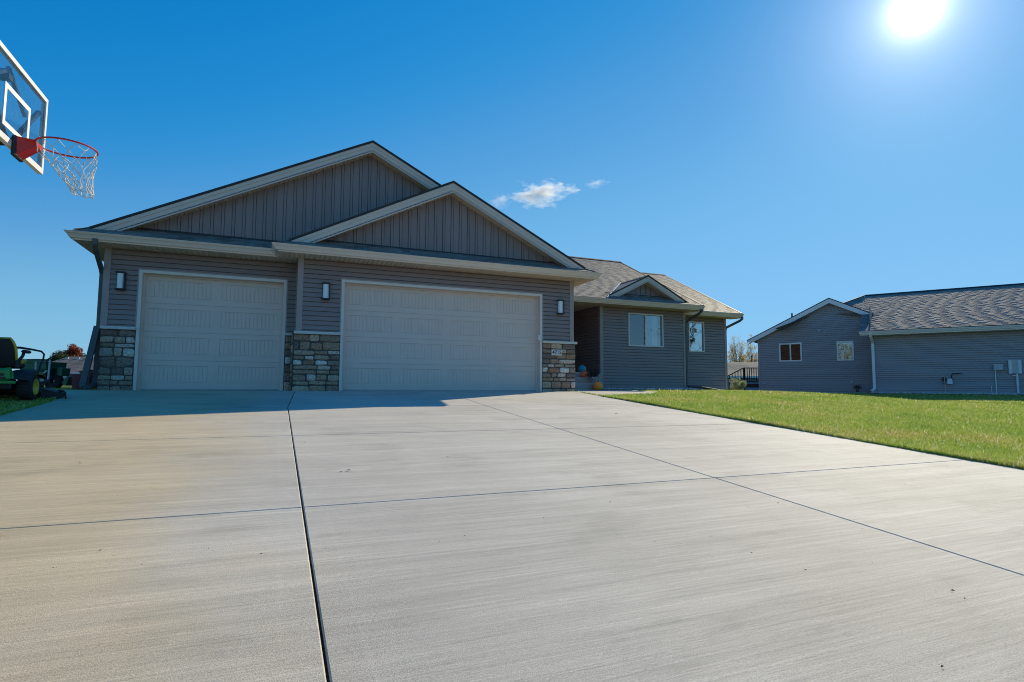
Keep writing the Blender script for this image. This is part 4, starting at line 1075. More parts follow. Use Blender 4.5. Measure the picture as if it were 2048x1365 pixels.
def bush(name, label, cat, x, y, z, r, h, leafm, n, size, seed, nst=9):
    rng = random.Random(seed); root = empty(name, (x,y,z), label, cat)
    ms = MB(); ml = MB()
    for k in range(nst):
        a = rng.uniform(0,6.28); e = Vector((x+math.cos(a)*r*rng.uniform(.2,.95), y+math.sin(a)*r*rng.uniform(.2,.95), z+h*rng.uniform(.55,1.0)))
        b = Vector((x+math.cos(a)*r*.12, y+math.sin(a)*r*.12, z-.03)); m = (b+e)/2+Vector((0,0,h*.12)); ms.tube([b,m,e], [.012,.009,.004], 4)
        for t, s in ((e,1.0),(m.lerp(e,.55),.8)):
            P_, F_ = leaf_cards(t, (r*.38*s,r*.38*s,h*.22*s), n//(2*nst), size, rng); ml.add(P_, F_)
    ms.build('stem', M['bark'], root); ml.build('foliage', leafm, root); return root

# right gap: shrub, deck, far house, poplars
p = at_depth(1477,781,25.5); bush('shrub', 'silvery green leafy shrub growing in rocks between the two houses', 'shrub', p.x, p.y, gzf(p.x,p.y)-.02, .36, .70, M['leaf_sage'], 2200, .055, 5, 13)
p = on_wall(-.75,0,-1.35); bush('dead_shrub', 'low dry brown shrub against the blue wall beside the white downspout', 'dead shrub', p.x, p.y, -.05, .26, .34, M['leaf_dead'], 260, .05, 8, 10)
def deck():
    # behind the gable wing's left corner: platform with railing and a stair down toward our house
    c0 = FG(-5.70, 0, -3.2); back = -NN; lft = -NU
    root = empty('deck', tuple(c0), 'dark brown wooden deck with railing and stairs behind the blue house', 'deck')
    pt = lambda a, b, z: Vector(c0)+lft*a+back*b+Vector((0,0,z))
    W = 1.55; ZD = .42
    mb = MB(); 
    for k in range(16):
        b = k*.2; mb.add([pt(0,b,ZD),pt(W,b,ZD),pt(W,b+.18,ZD),pt(0,b+.18,ZD),pt(0,b,ZD-.04),pt(W,b,ZD-.04),pt(W,b+.18,ZD-.04),pt(0,b+.18,ZD-.04)], [(0,1,2,3),(7,6,5,4),(0,4,5,1),(1,5,6,2),(2,6,7,3),(3,7,4,0)])
    mb.ribbon([pt(0,-.02,ZD-.14),pt(W,-.02,ZD-.14)], .04, .2); mb.build('platform', M['deckwood'], root)
    for a in (0.04, W-.05):
        mp = MB(); mp.ribbon([pt(a,0,-.1),pt(a,0,ZD+1.02)], .10, .10, (0,1,0)); mp.build('post', M['deckwood'], root)
    mr = MB(); mr.ribbon([pt(0,0,ZD+1.0),pt(W,0,ZD+1.0)], .12, .04); mr.ribbon([pt(0,0,ZD+.12),pt(W,0,ZD+.12)], .05, .08)
    for k in range(11): mr.ribbon([pt(.1+k*.135,0,ZD+.1),pt(.1+k*.135,0,ZD+1.0)], .035, .035, (0,1,0))
    mr.build('railing', M['deckwood'], root)
    ms = MB()
    S0 = W; L_ = 1.15
    for k in range(4):
        z = ZD-.1*(k+1); a = S0+.28*k; ms.add([pt(a,0,z),pt(a+.3,0,z),pt(a+.3,1.1,z),pt(a,1.1,z),pt(a,0,z-.04),pt(a+.3,0,z-.04),pt(a+.3,1.1,z-.04),pt(a,1.1,z-.04)], [(0,1,2,3),(7,6,5,4),(0,4,5,1),(1,5,6,2),(2,6,7,3),(3,7,4,0)])
    ms.ribbon([pt(S0,0,ZD-.12),pt(S0+L_,0,ZD-.55)], .05, .2); ms.ribbon([pt(S0,0,ZD+1.0),pt(S0+L_,0,ZD+.40)], .09, .05)
    for k in range(6): ms.ribbon([pt(S0+.15+k*.18,0,ZD-.1-k*.07),pt(S0+.15+k*.18,0,ZD+.93-k*.095)], .035, .035, (0,1,0))
    ms.ribbon([pt(S0+L_,0,-.1),pt(S0+L_,0,ZD+.42)], .09, .09, (0,1,0)); ms.build('stair', M['deckwood'], root)
deck()
def simple_house(label, c, yaw, L_, D_, zb, ze, zr, wallm, roofm, wins=(), over=.4, vents=(), hip=0.0):
    """far house seen broadside: c is front-left corner, front runs along u"""
    u = Vector((math.cos(yaw), math.sin(yaw), 0)); F = Frame((c[0],c[1],zb), u); n = F.n
    root = empty('house', (c[0],c[1],zb), label, 'house')
    mb = MB(); hw = ze-zb
    for Fw, w in ((F, L_), (Frame(F(L_,0,0), -n), D_), (Frame(F(L_,0,-D_), -u), L_), (Frame(F(0,0,-D_), n), D_)): siding(mb, Fw, rect(0,w,-.3,hw), h=.2, t=.02)
    if not hip:
        for s in (0, L_):
            mb.add([F(s,hw,.0),F(s,hw,-D_),F(s,zr-zb-.1,-D_/2)], [(0,1,2)])
    mb.build('wall', wallm, root)
    mr = MB(); rz = zr-ze; k = math.hypot(D_/2+over, rz*(1+over/(D_/2)))
    v = Vector((-n.x*(D_/2+over), -n.y*(D_/2+over), zr-ze+rz*over/(D_/2))); z_e = hw-rz*over/(D_/2)
    Ff = Frame(F(-over, z_e, over), u, v.normalized()); W = L_+2*over
    shingles(mr, Ff, [(0,0),(W,0),(W-hip,k),(hip,k)], ex=.32, wmin=.5, wmax=1.4, thick=.02)
    Fb = Frame(F(L_+over, z_e, -D_-over), -u, Vector((-v.x,-v.y,v.z)).normalized()); shingles(mr, Fb, [(0,0),(W,0),(W-hip,k),(hip,k)], ex=.5, wmin=1.5, wmax=3, thick=.02)
    if hip:
        for o, a, s in ((F(-over,z_e,over), -1, 1), (F(L_+over,z_e,-D_-over), 1, 1)):
            pass
        mr.add([F(-over,z_e,over),F(-over+hip,zr-zb,-D_/2),F(-over,z_e,-D_-over)], [(0,1,2)]); mr.add([F(L_+over,z_e,over),F(L_+over,z_e,-D_-over),F(L_+over-hip,zr-zb,-D_/2)], [(0,1,2)])
    rf = mr.build('roof', roofm, root)
    mf = MB(); mf.extrude([(-.03,-.05),(.03,-.05),(.03,.16),(-.03,.16)], [F(-over,z_e-.13,over), F(L_+over,z_e-.13,over)]); mf.build('fascia', M['nfascia'], root)
    for s0, s1, z0, z1, sp_ in wins: window(F, s0, s1, z0, z1, M['white'], M['pane_tree'], root, split=sp_, fw=.08)
    for s, t in vents:
        mv = MB(); b = Ff(s, t, 0); mv.box(b.x-.25,b.x+.25,b.y-.2,b.y+.2,b.z-.1,b.z+.28,.03); mv.build('roof_vent', M['metal_g'], rf)
    return root
# far house on the left beyond the mower: broadside to us, ridge at y=714, eave y=745
d = 95.0
def far_left():
    a = at_depth(40,752,d); b = at_depth(330,752,d); u = (b-a); u.z = 0; yaw = math.atan2(u.y,u.x)
    zb = -1.0; ze = at_depth(120,744,d).z; zr = at_depth(120,713.5,d+8.0).z
    L_ = u.length; k = L_/290.0
    simple_house('long cream ranch house with a brown roof far behind the mower', (a.x,a.y), yaw, L_, 16.0, zb, ze, zr, M['cream'], M['farroof'], wins=[((108-40)*k,(122-40)*k,ze-zb-1.55,ze-zb-.35,.5),((124-40)*k,(138-40)*k,ze-zb-1.55,ze-zb-.35,.5)], vents=[((73-40)*k,7.6),((97-40)*k,7.6),((119-40)*k,7.6),((142-40)*k,7.6),((170-40)*k,7.6)], hip=2.2)
    # red railing fence in front of it
    a2 = at_depth(112,771,80); b2 = at_depth(178,771,80); fr = empty('fence', tuple(a2), 'faded red slatted deck railing before the cream house', 'fence')
    u2 = (b2-a2).normalized(); n_ = 26; L2 = (b2-a2).length; zt = at_depth(120,758,80).z; zb2 = -1.0
    mb = MB()
    for i in range(n_):
        p0 = a2+u2*(L2*i/n_); mb.ribbon([Vector((p0.x,p0.y,zt-.75)), Vector((p0.x,p0.y,zt))], .10, .03, (0,1,0))
    mb.build('slat_panel', M['redrail'], fr)
    mr = MB(); 
    for zz, hh in ((zt+.02,.1),(zt-.78,.12),(zt-1.1,.42)): mr.ribbon([Vector((a2.x,a2.y,zz)), Vector((b2.x,b2.y,zz))], .10, hh)
    mr.build('rail', M['redrail'], fr)
    for i in range(5):
        mp = MB(); p0 = a2+u2*(L2*i/4); mp.ribbon([Vector((p0.x,p0.y,zb2-.3)), Vector((p0.x,p0.y,zt+.1))], .16, .16, (0,1,0)); mp.build('post', M['redrail'], fr)
far_left()
t = at_depth(147,712,175); crown_tree('red autumn maple rising over the far brown roof', (t.x,t.y,-2), 14.2, 10.6, (2.6,2.6,3.4), 70, 60, .5, M['leaf_red'], 21, .25, csize=.9)
t = at_depth(119,712,168); crown_tree('dark green tree left of the red maple behind the far roof', (t.x,t.y,-2), 11.6, 9.2, (2.2,2.2,2.4), 50, 70, .45, M['leaf_green'], 22, .22, csize=.85)
t = at_depth(170,712,170); crown_tree('small dark green tree right of the red maple behind the far roof', (t.x,t.y,-2), 10.9, 8.8, (1.7,1.7,2.0), 40, 70, .42, M['leaf_green'], 23, .2, csize=.8)
def far_right():
    d = 62.0; a = at_depth(1400,752,d); b = at_depth(1500,752,d); u = b-a; u.z = 0; yaw = math.atan2(u.y,u.x)
    ze = at_depth(1470,750,d).z; zr = at_depth(1470,726.5,d).z+.25
    simple_house('pale blue shed house with a grey roof seen between the houses', (a.x,a.y), yaw, u.length+6.5, 8.0, -.5, ze, zr, M['bluewall'], M['greyroof'], hip=0)
far_right()
t = at_depth(1473,730,85); crown_tree('tall thin poplar with yellow lower leaves nearer the taupe house', (t.x,t.y,-.6), 8.6, 4.9, (1.5,1.5,4.0), 110, 95, .15, M['leaf_yellow'], 31, .09, upright=True, low_dense=True, csize=.42)
t = at_depth(1504,730,83); crown_tree('thin half-bare poplar right against the edge of the blue gable', (t.x,t.y,-.6), 8.2, 4.7, (1.15,1.15,3.8), 95, 95, .15, M['leaf_yellow'], 32, .08, upright=True, low_dense=True, csize=.38)
# the tree across the street that the bay window mirrors
crown_tree('leafy yard tree mirrored in the small neighbour window', (-25,-6.0,gzf(-25,-6)), 9.5, 5.6, (3.4,3.4,3.6), 70, 60, .22, M['leaf_sage'], 45, .25, csize=.8)
tree('tall bare-limbed tree across the street behind the viewer', 37.5, -9.5, gzf(37.5,-9.5), 10.5, 1.3, M['leaf_sage'], 1500, .12, 44, .24, leaf_h=(.2,1), levels=4)

# ------------------------------------------------------------------ pumpkins, pot
def pumpkin(label, x, y, z, r, h, m, stem_h, seed, lean=(.0,.0)):
    o = empty('pumpkin', (x,y,z), label, 'pumpkin'); mb = MB(); mb.smooth = True
    prof = [(.02,.03*h),(r*.55,.0),(r*.85,h*.12),(r,h*.42),(r*.93,h*.70),(r*.68,h*.92),(r*.3,h*1.0),(.02,h*.93)]
    mb.lathe(prof, (x,y,z), 48, 12, .09); mb.build('skin', m, o)
    ms = MB(); ms.smooth = True
    ms.tube([(x,y,z+h*.92),(x+lean[0]*.3,y,z+h+stem_h*.4),(x+lean[0]*.4,y,z+h+stem_h*.75),(x+lean[0],y,z+h+stem_h),(x+lean[0]*1.5,y,z+h+stem_h*1.05)], [.030,.020,.018,.016,.020], 8); ms.build('stem', M['stem'], o)
p = at_Y(1196.5,778,14.02); pumpkin('large orange pumpkin with a tall crooked stem at the foot of the steps', p.x, 14.02, .025, .150, .245, M['orange'], .17, 1, (.05,0))
p = at_Y(1168.5,756,14.68); pumpkin('round red-orange pumpkin sitting on the second step', p.x, 14.66, .396, .108, .18, M['redorange'], .03, 2)
p = at_Y(1162.5,742,15.1); pumpkin('teal painted pumpkin on the porch floor', p.x, 15.05, .556, .125, .21, M['teal'], .03, 3)
p = at_Y(1186,766,14.36); X0 = p.x
o = empty('flower_pot', (X0,14.36,.236), 'white pot of dark red mums on the lowest step', 'flower pot')
mb = MB(); mb.smooth = True; mb.lathe([(.0,.0),(.07,.0),(.095,.14),(.102,.14),(.102,.16),(.088,.16),(.085,.13),(0,.13)], (X0,14.36,.237), 20); mb.build('pot', M['pot'], o)
mm = MB(); P_, F_ = leaf_cards((X0,14.36,.50), (.19,.19,.13), 900, .035, random.Random(3)); mm.add(P_, F_); mm.build('mums', M['leaf_mum'], o)
ms = MB(); rg = random.Random(9)
for k in range(14):
    a = rg.uniform(0,6.28); ms.tube([(X0,14.36,.37),(X0+math.cos(a)*.1,14.36+math.sin(a)*.1,.46),(X0+math.cos(a)*.17,14.36+math.sin(a)*.17,.52+rg.uniform(0,.1))], .004, 4)
ms.build('stem', M['bark'], o)

# ------------------------------------------------------------------ basketball hoop
def hoop():
    XB, YC, ZB0, ZB1, HW = -2.26, 6.31, 2.225, 3.005, .655
    gx_, gy_ = -3.75, YC; gz0 = gzf(gx_, gy_)
    o = empty('basketball_hoop', (gx_,gy_,gz0), 'basketball hoop with clear backboard, red rim and white net over the driveway', 'basketball hoop')
    F = Frame((XB,YC,0),(0,1,0))
    mb = MB(); t = .042
    for s0, s1, z0, z1 in ((-HW,HW,ZB0,ZB0+t*1.3),(-HW,HW,ZB1-t,ZB1),(-HW,-HW+t,ZB0+t*1.3,ZB1-t),(HW-t,HW,ZB0+t*1.3,ZB1-t)): prism(mb, F, rect(s0,s1,z0,z1), -.03, .012, True)
    bb = mb.build('backboard', M['metal_w'], o)
    mp = MB(); mp.add([F(-HW+t,ZB0+t,0),F(HW-t,ZB0+t,0),F(HW-t,ZB1-t,0),F(-HW+t,ZB1-t,0)], [(0,1,2,3)]); mp.build('clear_pane', M['acrylic'], bb)
    ml = MB(); a, b0, b1 = .275, ZB0+.13, ZB0+.51; w = .045
    for s0, s1, z0, z1 in ((-a,a,b0,b0+w),(-a,a,b1-w,b1),(-a,-a+w,b0+w,b1-w),(a-w,a,b0+w,b1-w)): prism(ml, F, rect(s0,s1,z0,z1), .002, .006, True)
    ml.build('target_square', M['white'], bb)
    me = text_mesh('BACK', .10, .001, 'lettering'); me.materials.append(M['inkblue']); tx = bpy.data.objects.new('lettering', me); COL.objects.link(tx); tx.parent = bb
    tx.rotation_euler = (rad(90),0,rad(90)); tx.location = Vector((XB+.004,YC-.60,ZB0+.16))-Vector((gx_,gy_,gz0))
    # support struts behind the board
    ms = MB(); hub = (XB-.10, YC, ZB0+.10)
    for s in (-1,1):
        ms.ribbon([(XB-.05,YC+s*.08,ZB0+.10),(XB-.05,YC+s*(HW-.03),ZB1-.15)], .035, .035, (1,0,0)); ms.ribbon([(XB-.09,YC+s*.05,ZB0+.08),(XB-.09,YC+s*.05,ZB1-.02)] if False else [(XB-.08,YC+s*(HW*.62),ZB1-.30),(XB-.08,YC-s*.02,ZB1-.03)], .03, .03, (1,0,0))
    ms.build('strut', M['strut'], bb)
    mh = MB()
    mh.ribbon([(gx_,gy_,3.3-1.2),(XB-.06,YC,ZB0+.10)], .10, .10, (0,1,0)); mh.ribbon([(gx_,gy_,2.9),(XB-.06,YC,ZB1-.1)], .08, .08, (0,1,0)); mh.build('arm', M['blackplastic'], o)
    mq = MB(); mq.box(gx_-.075,gx_+.075,gy_-.075,gy_+.075,gz0-.1,3.0,.01); mq.build('pole', M['blackplastic'], o)
    mk = MB(); RC = Vector((-1.868,YC-.01,2.305)); r = .2286
    mk.tube([RC+Vector((math.cos(x)*r,math.sin(x)*r,0)) for x in np.linspace(0,2*math.pi,40,endpoint=False)], .0085, 8, closed=True)
    z0 = RC.z
    mk.add([(XB+.045,YC-.075,z0-.14),(XB+.045,YC+.075,z0-.14),(XB+.045,YC+.09,z0+.02),(XB+.045,YC-.09,z0+.02),(RC.x-r+.02,YC-.055,z0-.035),(RC.x-r+.02,YC+.055,z0-.035),(RC.x-r+.02,YC+.085,z0+.008),(RC.x-r+.02,YC-.085,z0+.008)], [(0,3,2,1),(4,5,6,7),(0,1,5,4),(1,2,6,5),(2,3,7,6),(3,0,4,7)])
    rim = mk.build('rim', M['redpaint'], o)
    mc = MB(); mc.box(XB+.008,XB+.046,YC-.095,YC+.095,z0-.16,z0+.03,.01); mc.build('rim_mount', M['blackplastic'], rim)
    # net: twelve loops, diamonds narrowing and blown toward the street side
    mn = MB(); nl = 12; lv = 6
    drift = Vector((.165,-.055,0)); rr = [r-.005,.215,.185,.150,.120,.095,.078]; zz = [-.012,-.075,-.15,-.22,-.29,-.36,-.44]
    rg = random.Random(4)
    def nodeat(l, k):
        a = 2*math.pi*(k+.5*(l % 2))/nl; f = l/lv
        return RC+drift*(f**1.25)+Vector((math.cos(a)*rr[l]*(1+.06*rg.uniform(-1,1)*(l > 0)), math.sin(a)*rr[l], zz[l]+(.02*rg.uniform(-1,1) if l else 0)))
    G = [[nodeat(l,k) for k in range(nl)] for l in range(lv+1)]
    for l in range(lv):
        for k in range(nl):
            j = k if l % 2 == 0 else (k+1) % nl
            a, b = G[l][k], G[l+1][k]; c = G[l+1][(k-1) % nl] if l % 2 == 0 else G[l+1][(k+1) % nl]
            for e in (b, c):
                m = (a+e)/2+Vector((rg.uniform(-.006,.006),rg.uniform(-.006,.006),-.006)); mn.tube([a,m,e], .0036, 4, cap=False)
    for k in range(nl): mn.tube([G[lv][k], G[lv][(k+1) % nl]], .0036, 4, cap=False)
    mn.build('net', M['net'], rim)
def acrylic():
    m, nt, b = new_mat('clear_scuffed_acrylic'); L = nt.links.new; nt.nodes.remove(b); out = nt.nodes['Material Output']
    tr = N(nt, 'ShaderNodeBsdfTransparent'); tr.inputs['Color'].default_value = (.93,.95,.97,1)
    gl = N(nt, 'ShaderNodeBsdfGlossy', Roughness=.05); df = N(nt, 'ShaderNodeBsdfTranslucent'); df.inputs['Color'].default_value = (.85,.9,1,1)
    fr = N(nt, 'ShaderNodeFresnel', IOR=1.45)
    m1 = N(nt, 'ShaderNodeMixShader'); nz = N(nt, 'ShaderNodeTexNoise', Scale=5, Detail=6); L(coords(nt), nz.inputs['Vector'])
    mr = N(nt, 'ShaderNodeMapRange'); mr.inputs['From Min'].default_value = .3; mr.inputs['From Max'].default_value = .75; mr.inputs['To Min'].default_value = .12; mr.inputs['To Max'].default_value = .42; L(nz.outputs['Fac'], mr.inputs['Value'])
    L(mr.outputs['Result'], m1.inputs[0]); L(tr.outputs[0], m1.inputs[1]); L(df.outputs[0], m1.inputs[2])
    m2 = N(nt, 'ShaderNodeMixShader'); L(fr.outputs[0], m2.inputs[0]); L(m1.outputs[0], m2.inputs[1]); L(gl.outputs[0], m2.inputs[2]); L(m2.outputs[0], out.inputs['Surface'])
    return m
M['acrylic'] = acrylic(); M['metal_w'] = mat('white_board_frame', (.72,.73,.74), (.66,.67,.68), rough=.4); M['strut'] = mat('dark_blue_steel', (.02,.06,.12), rough=.4)
hoop()

# ------------------------------------------------------------------ riding mower (faces away, +y; right side to the drive)
def mower():
    mx, my = -3.78, 10.22; mz = gzf(mx,my)+.02
    o = empty('riding_mower', (mx,my,mz), 'green and black zero-turn riding mower with yellow wheels on the grass beside the driveway', 'riding mower', rz=0)
    T = lambda x, y, z: Vector((mx+x, my+y, mz+z))
    def wheel(x, y, r, w, hub, side):
        mb = MB(); mb.smooth = True; c = T(x,y,r)
        mb.disc_lathe([(r*.55,-w/2),(r*.80,-w/2),(r*.96,-w*.40),(r,-w*.25),(r,w*.25),(r*.96,w*.40),(r*.80,w/2),(r*.55,w/2)], c, (1,0,0), 28)
        wh = mb.build('tyre', M['rubber'], o)
        mt = MB()
        if r > .2:
            for k in range(26):
                a = 2*math.pi*k/26
                for s in (-1,1):
                    p0 = c+Vector((s*w*.08,math.cos(a)*r,math.sin(a)*r)); p1 = c+Vector((s*w*.46,math.cos(a+.12)*r*.965,math.sin(a+.12)*r*.965)); mt.tube([p0,p1], .012, 4)
            mt.build('tread', M['rubber'], wh)
        mh = MB(); mh.smooth = True; h = w*.5*side
        mh.disc_lathe([(0,h*.55),(r*.16,h*.55),(r*.20,h*.40),(r*.44,h*.35),(r*.50,h*.98),(r*.60,h*1.04),(r*.60,h*.6)], c, (1,0,0), 28); mh.build('rim', hub, wh)
    wheel(.47,0,.275,.26,M['yellow'],1); wheel(-.47,0,.275,.26,M['yellow'],-1); wheel(.42,1.28,.14,.12,M['yellow'],1); wheel(-.42,1.28,.14,.12,M['yellow'],-1)
    mb = MB()
    mb.box(mx-.33,mx+.33,my-.15,my+1.35,mz+.26,mz+.36,.02)
    for s in (-1,1): mb.ribbon([T(s*.33,1.0,.31),T(s*.42,1.28,.42)], .07, .06); mb.tube([T(s*.42,1.28,.44),T(s*.42,1.28,.28)], .03)
    mb.box(mx-.30,mx+.30,my-.36,my-.05,mz+.22,mz+.44,.03); mb.build('chassis', M['blackplastic'], o)
    mg = MB(); mg.box(mx-.36,mx+.30,my-.48,my-.30,mz+.40,mz+.66,.05); mg.add([T(.30,-.44,.44),T(.36,-.30,.44),T(.26,-.30,.68),T(.22,-.44,.66)], [(0,1,2,3)]); mg.box(mx-.42,mx+.42,my-.52,my-.46,mz+.34,mz+.40,.01)
    mg.build('engine_cover', M['green'], o)
    mv = MB(); mv.box(mx+.05,mx+.22,my-.489,my-.478,mz+.50,mz+.55); mv.box(mx+.0,mx+.25,my-.489,my-.478,mz+.44,mz+.48); mv.build('vent', M['black'], o)
    # fenders: rounded hoods over the rear wheels
    for s in (-1,1):
        mf = MB(); mf.smooth = True; n = 14; rows = []
        for i in range(n+1):
            a = math.pi*(.02+.94*i/n); y = -math.cos(a)*.44+.10; z = .33+math.sin(a)**.45*.30
            rows.append([(s*.24,y,z),(s*.30,y,z+.012),(s*.54,y,z+.008),(s*.60,y,z-.02),(s*.615,y,z-.09)])
        pts = [T(*p) for r in rows for p in r]; fs = []
        for i in range(n):
            for k in range(4): fs.append((i*5+k,i*5+k+1,(i+1)*5+k+1,(i+1)*5+k))
        mf.add(pts, fs); mf.box(mx+s*.24,mx+s*.58,my-.05,my+.42,mz+.30,mz+.56,.04) if False else None
        mf.build('fender', M['blackplastic'], o)
    me = text_mesh('ZTRAK', .075, .001, 'lettering'); me.materials.append(M['yellow']); tx = bpy.data.objects.new('lettering', me); COL.objects.link(tx); tx.parent = o
    tx.rotation_euler = (rad(90),0,rad(90)); tx.location = (.622,.16,.555)
    # seat
    msb = MB(); msb.smooth = True
    prof = []
    def cushion(mbx, pts_c, halfw, thick, rnd=6):
        for i, (y, z, ny, nz_) in enumerate(pts_c): pass
    ms = MB(); ms.box(mx-.26,mx+.26,my-.02,my+.46,mz+.66,mz+.80,.05); 
    n = 10; back = []
    for i in range(n+1):
        f = i/n; w = .27*(1-.9*max(0,f-.55)**2*1.6); back.append((w, -.06-.14*f-.02*math.sin(f*3), .70+.56*f))
    pts = []
    for w, y, z in back: pts += [T(-w,y-.06,z),T(w,y-.06,z),T(w*.98,y+.05,z),T(-w*.98,y+.05,z)]
    fs = [(3,2,1,0),(n*4,n*4+1,n*4+2,n*4+3)]
    for i in range(n):
        for k in range(4): fs.append((i*4+k,i*4+(k+1)%4,(i+1)*4+(k+1)%4,(i+1)*4+k))
    ms.add(pts, fs); seat = ms.build('seat', M['blackplastic'], o)
    my_ = MB(); my_.smooth = True
    path = [T(back[i][0]*1.02,back[i][1]-.01,back[i][2]) for i in range(2,n+1)]+[T(-back[i][0]*1.02,back[i][1]-.01,back[i][2]) for i in range(n,1,-1)]
    my_.tube(path, .032, 8); my_.tube([T(.27,.10,.79),T(.25,.36,.83),T(.15,.47,.80),T(-.15,.47,.80),T(-.25,.36,.83),T(-.27,.1,.79)], .05, 8); my_.build('seat_piping', M['yellow'], seat)
    for s in (-1,1):
        ma = MB(); ma.tube([T(s*.30,-.10,.80),T(s*.34,.0,.92),T(s*.34,.04,.985)], [.035,.028,.03], 8); ma.box(mx+s*.34-.045,mx+s*.34+.045,my+.0,my+.34,mz+.985,mz+1.055,.03); ma.box(mx+s*.30-.03,mx+s*.30+.03,my-.16,my-.02,mz+.66,mz+.83,.02); ma.build('armrest', M['blackplastic'], seat)
        ml = MB(); ml.smooth = True
        ml.tube([T(s*.45,.56,.56),T(s*.46,.60,.74),T(s*.47,.72,.90),T(s*.46,.78,1.0),T(s*.42,.74,1.06),T(s*.30,.62,1.09),T(s*.12,.50,1.12),T(s*.04,.46,1.115)], [.018,.018,.018,.018,.020,.022,.026,.026], 10); ml.build('control_lever', M['blackplastic'], o)
    mp = MB(); mp.tube([T(.40,.52,.58),T(.40,.54,.82)], .022); mp.build('lever_bracket', M['metal_z'], o)
    # deck and chute
    md = MB(); md.box(mx-.58,mx+.58,my+.36,my+1.05,mz+.10,mz+.27,.06); md.box(mx-.45,mx+.45,my+.45,my+.95,mz+.27,mz+.33,.04); md.disc_lathe([(0,0),(.13,0),(.13,.06),(0,.06)], T(.35,.7,.33), (0,0,1), 16)
    md.build('mower_deck', M['blackplastic'], o)
    mc = MB(); mc.add([T(.56,.42,.25),T(.56,.95,.25),T(.86,.97,.16),T(.88,.50,.14),T(.56,.42,.06),T(.56,.95,.06),T(.85,.97,.03),T(.87,.50,.03)], [(0,3,2,1),(4,5,6,7),(0,4,7,3),(3,7,6,2),(1,2,6,5)]); mc.build('discharge_chute', M['blackplastic'], o)
    mr = MB(); mr.tube([T(.84,.62,.17),T(.92,.58,.19),T(.97,.52,.10),T(1.0,.46,.02)], .018, 6); mr.tube([T(.80,.70,.20),T(.90,.62,.18)], .024, 6); mr.build('chute_latch', M['rust_red'], o)
    mfp = MB(); mfp.box(mx-.38,mx+.38,my+.55,my+1.25,mz+.36,mz+.40,.01); mfp.build('foot_platform', M['black'], o)
    o.location = (-3.73, 10.55, gzf(-3.73,10.55)+.012); o.scale = (.71,.71,.71)
M['rust_red'] = mat('dull_red_metal', (.16,.015,.015), rough=.5)
mower()

# green garden cart behind the mower
def cart():
    c = at_depth(99,790,13.2); x, y = c.x, c.y; z = gzf(x,y)
    o = empty('garden_cart', (x,y,z), 'dark green garden cart with a black wheel and grey frame behind the mower', 'garden cart')
    u = cr_.copy(); u.z = 0; u.normalize(); w = Vector((-u.y,u.x,0)); T = lambda a, b, h: Vector((x,y,z))+u*a+w*b+Vector((0,0,h))
    mb = MB(); top = [T(-.50,-.3,.62),T(.12,-.3,.62),T(.12,.3,.62),T(-.50,.3,.62)]; bot = [T(-.40,-.2,.26),T(.02,-.2,.30),T(.02,.2,.30),T(-.40,.2,.26)]; mid = [T(-.49,-.29,.46),T(.11,-.29,.46),T(.11,.29,.46),T(-.49,.29,.46)]
    mb.add(bot+mid+top, [(3,2,1,0)]+[(k,(k+1)%4,(k+1)%4+4,k+4) for k in range(4)]+[(k+4,(k+1)%4+4,(k+1)%4+8,k+8) for k in range(4)]); 
    mb.ribbon([T(-.52,-.31,.63),T(.14,-.31,.63)], .05, .035); mb.build('tub', M['dkgreen'], o)
    mh = MB(); mh.ribbon([T(-.55,-.25,.655),T(-.1,-.25,.66),T(.12,-.25,.655)], .05, .05); mh.build('handle', M['blackplastic'], o)
    mf = MB(); mf.tube([T(.16,-.25,.66),T(.15,-.25,.22)], .022); mf.tube([T(.13,-.28,.42),T(-.12,-.28,.18)], .018); mf.build('frame', M['metal_l'], o)
    mw = MB(); mw.smooth = True; mw.disc_lathe([(.05,-.05),(.15,-.06),(.20,-.04),(.21,0),(.20,.04),(.15,.06),(.05,.05)], T(.12,-.05,.18), w, 24); mw.build('wheel', M['rubber'], o)
    mg = MB(); mg.add([T(.22,-.12,.50),T(.36,-.12,.48),T(.34,-.12,.30),T(.24,-.12,.32),T(.22,.12,.50),T(.36,.12,.48),T(.34,.12,.30),T(.24,.12,.32)], [(0,1,2,3),(7,6,5,4),(0,4,5,1),(1,5,6,2),(2,6,7,3),(3,7,4,0)]); mg.add([T(.34,-.1,.14),T(.46,-.1,.30),T(.50,-.1,.28),T(.44,-.1,.08),T(.34,.1,.14),T(.46,.1,.30),T(.50,.1,.28),T(.44,.1,.08)], [(0,1,2,3),(7,6,5,4),(0,4,5,1),(1,5,6,2),(2,6,7,3),(3,7,4,0)]); mg.build('wheel_guard', M['dkgreen'], o)
cart()
# red tubs against the corner
def tub(label, x, y, w, d, h, m, lid=None):
    o = empty('storage_tub', (x,y,0), label, 'storage tub', 'red tubs at the garage corner'); mb = MB(); k = .03
    pts = []
    for z, i in ((.0,.035),(h*.86,.006),(h*.88,-.012),(h,-.012)): pts += [(x-w/2+i,y-d/2+i,z),(x+w/2-i,y-d/2+i,z),(x+w/2-i,y+d/2-i,z),(x-w/2+i,y+d/2-i,z)]
    fs = [(3,2,1,0),(12,13,14,15)]
    for r in range(3):
        for c in range(4): fs.append((r*4+c,r*4+(c+1)%4,(r+1)*4+(c+1)%4,(r+1)*4+c))
    mb.add(pts, fs); mb.build('tub', M[m], o)
    if lid:
        ml = MB(); ml.box(x-w/2+.1,x+w/2+.12,y-d/2-.02,y+d/2+.02,h,h+.03,.01); ml.build('lid', M[lid], o)
a = at_Y(154,784,14.3); tub('faded red plastic tub standing on the concrete left of the garage corner', a.x+.07, 14.35, .33, .33, .33, 'redtub')
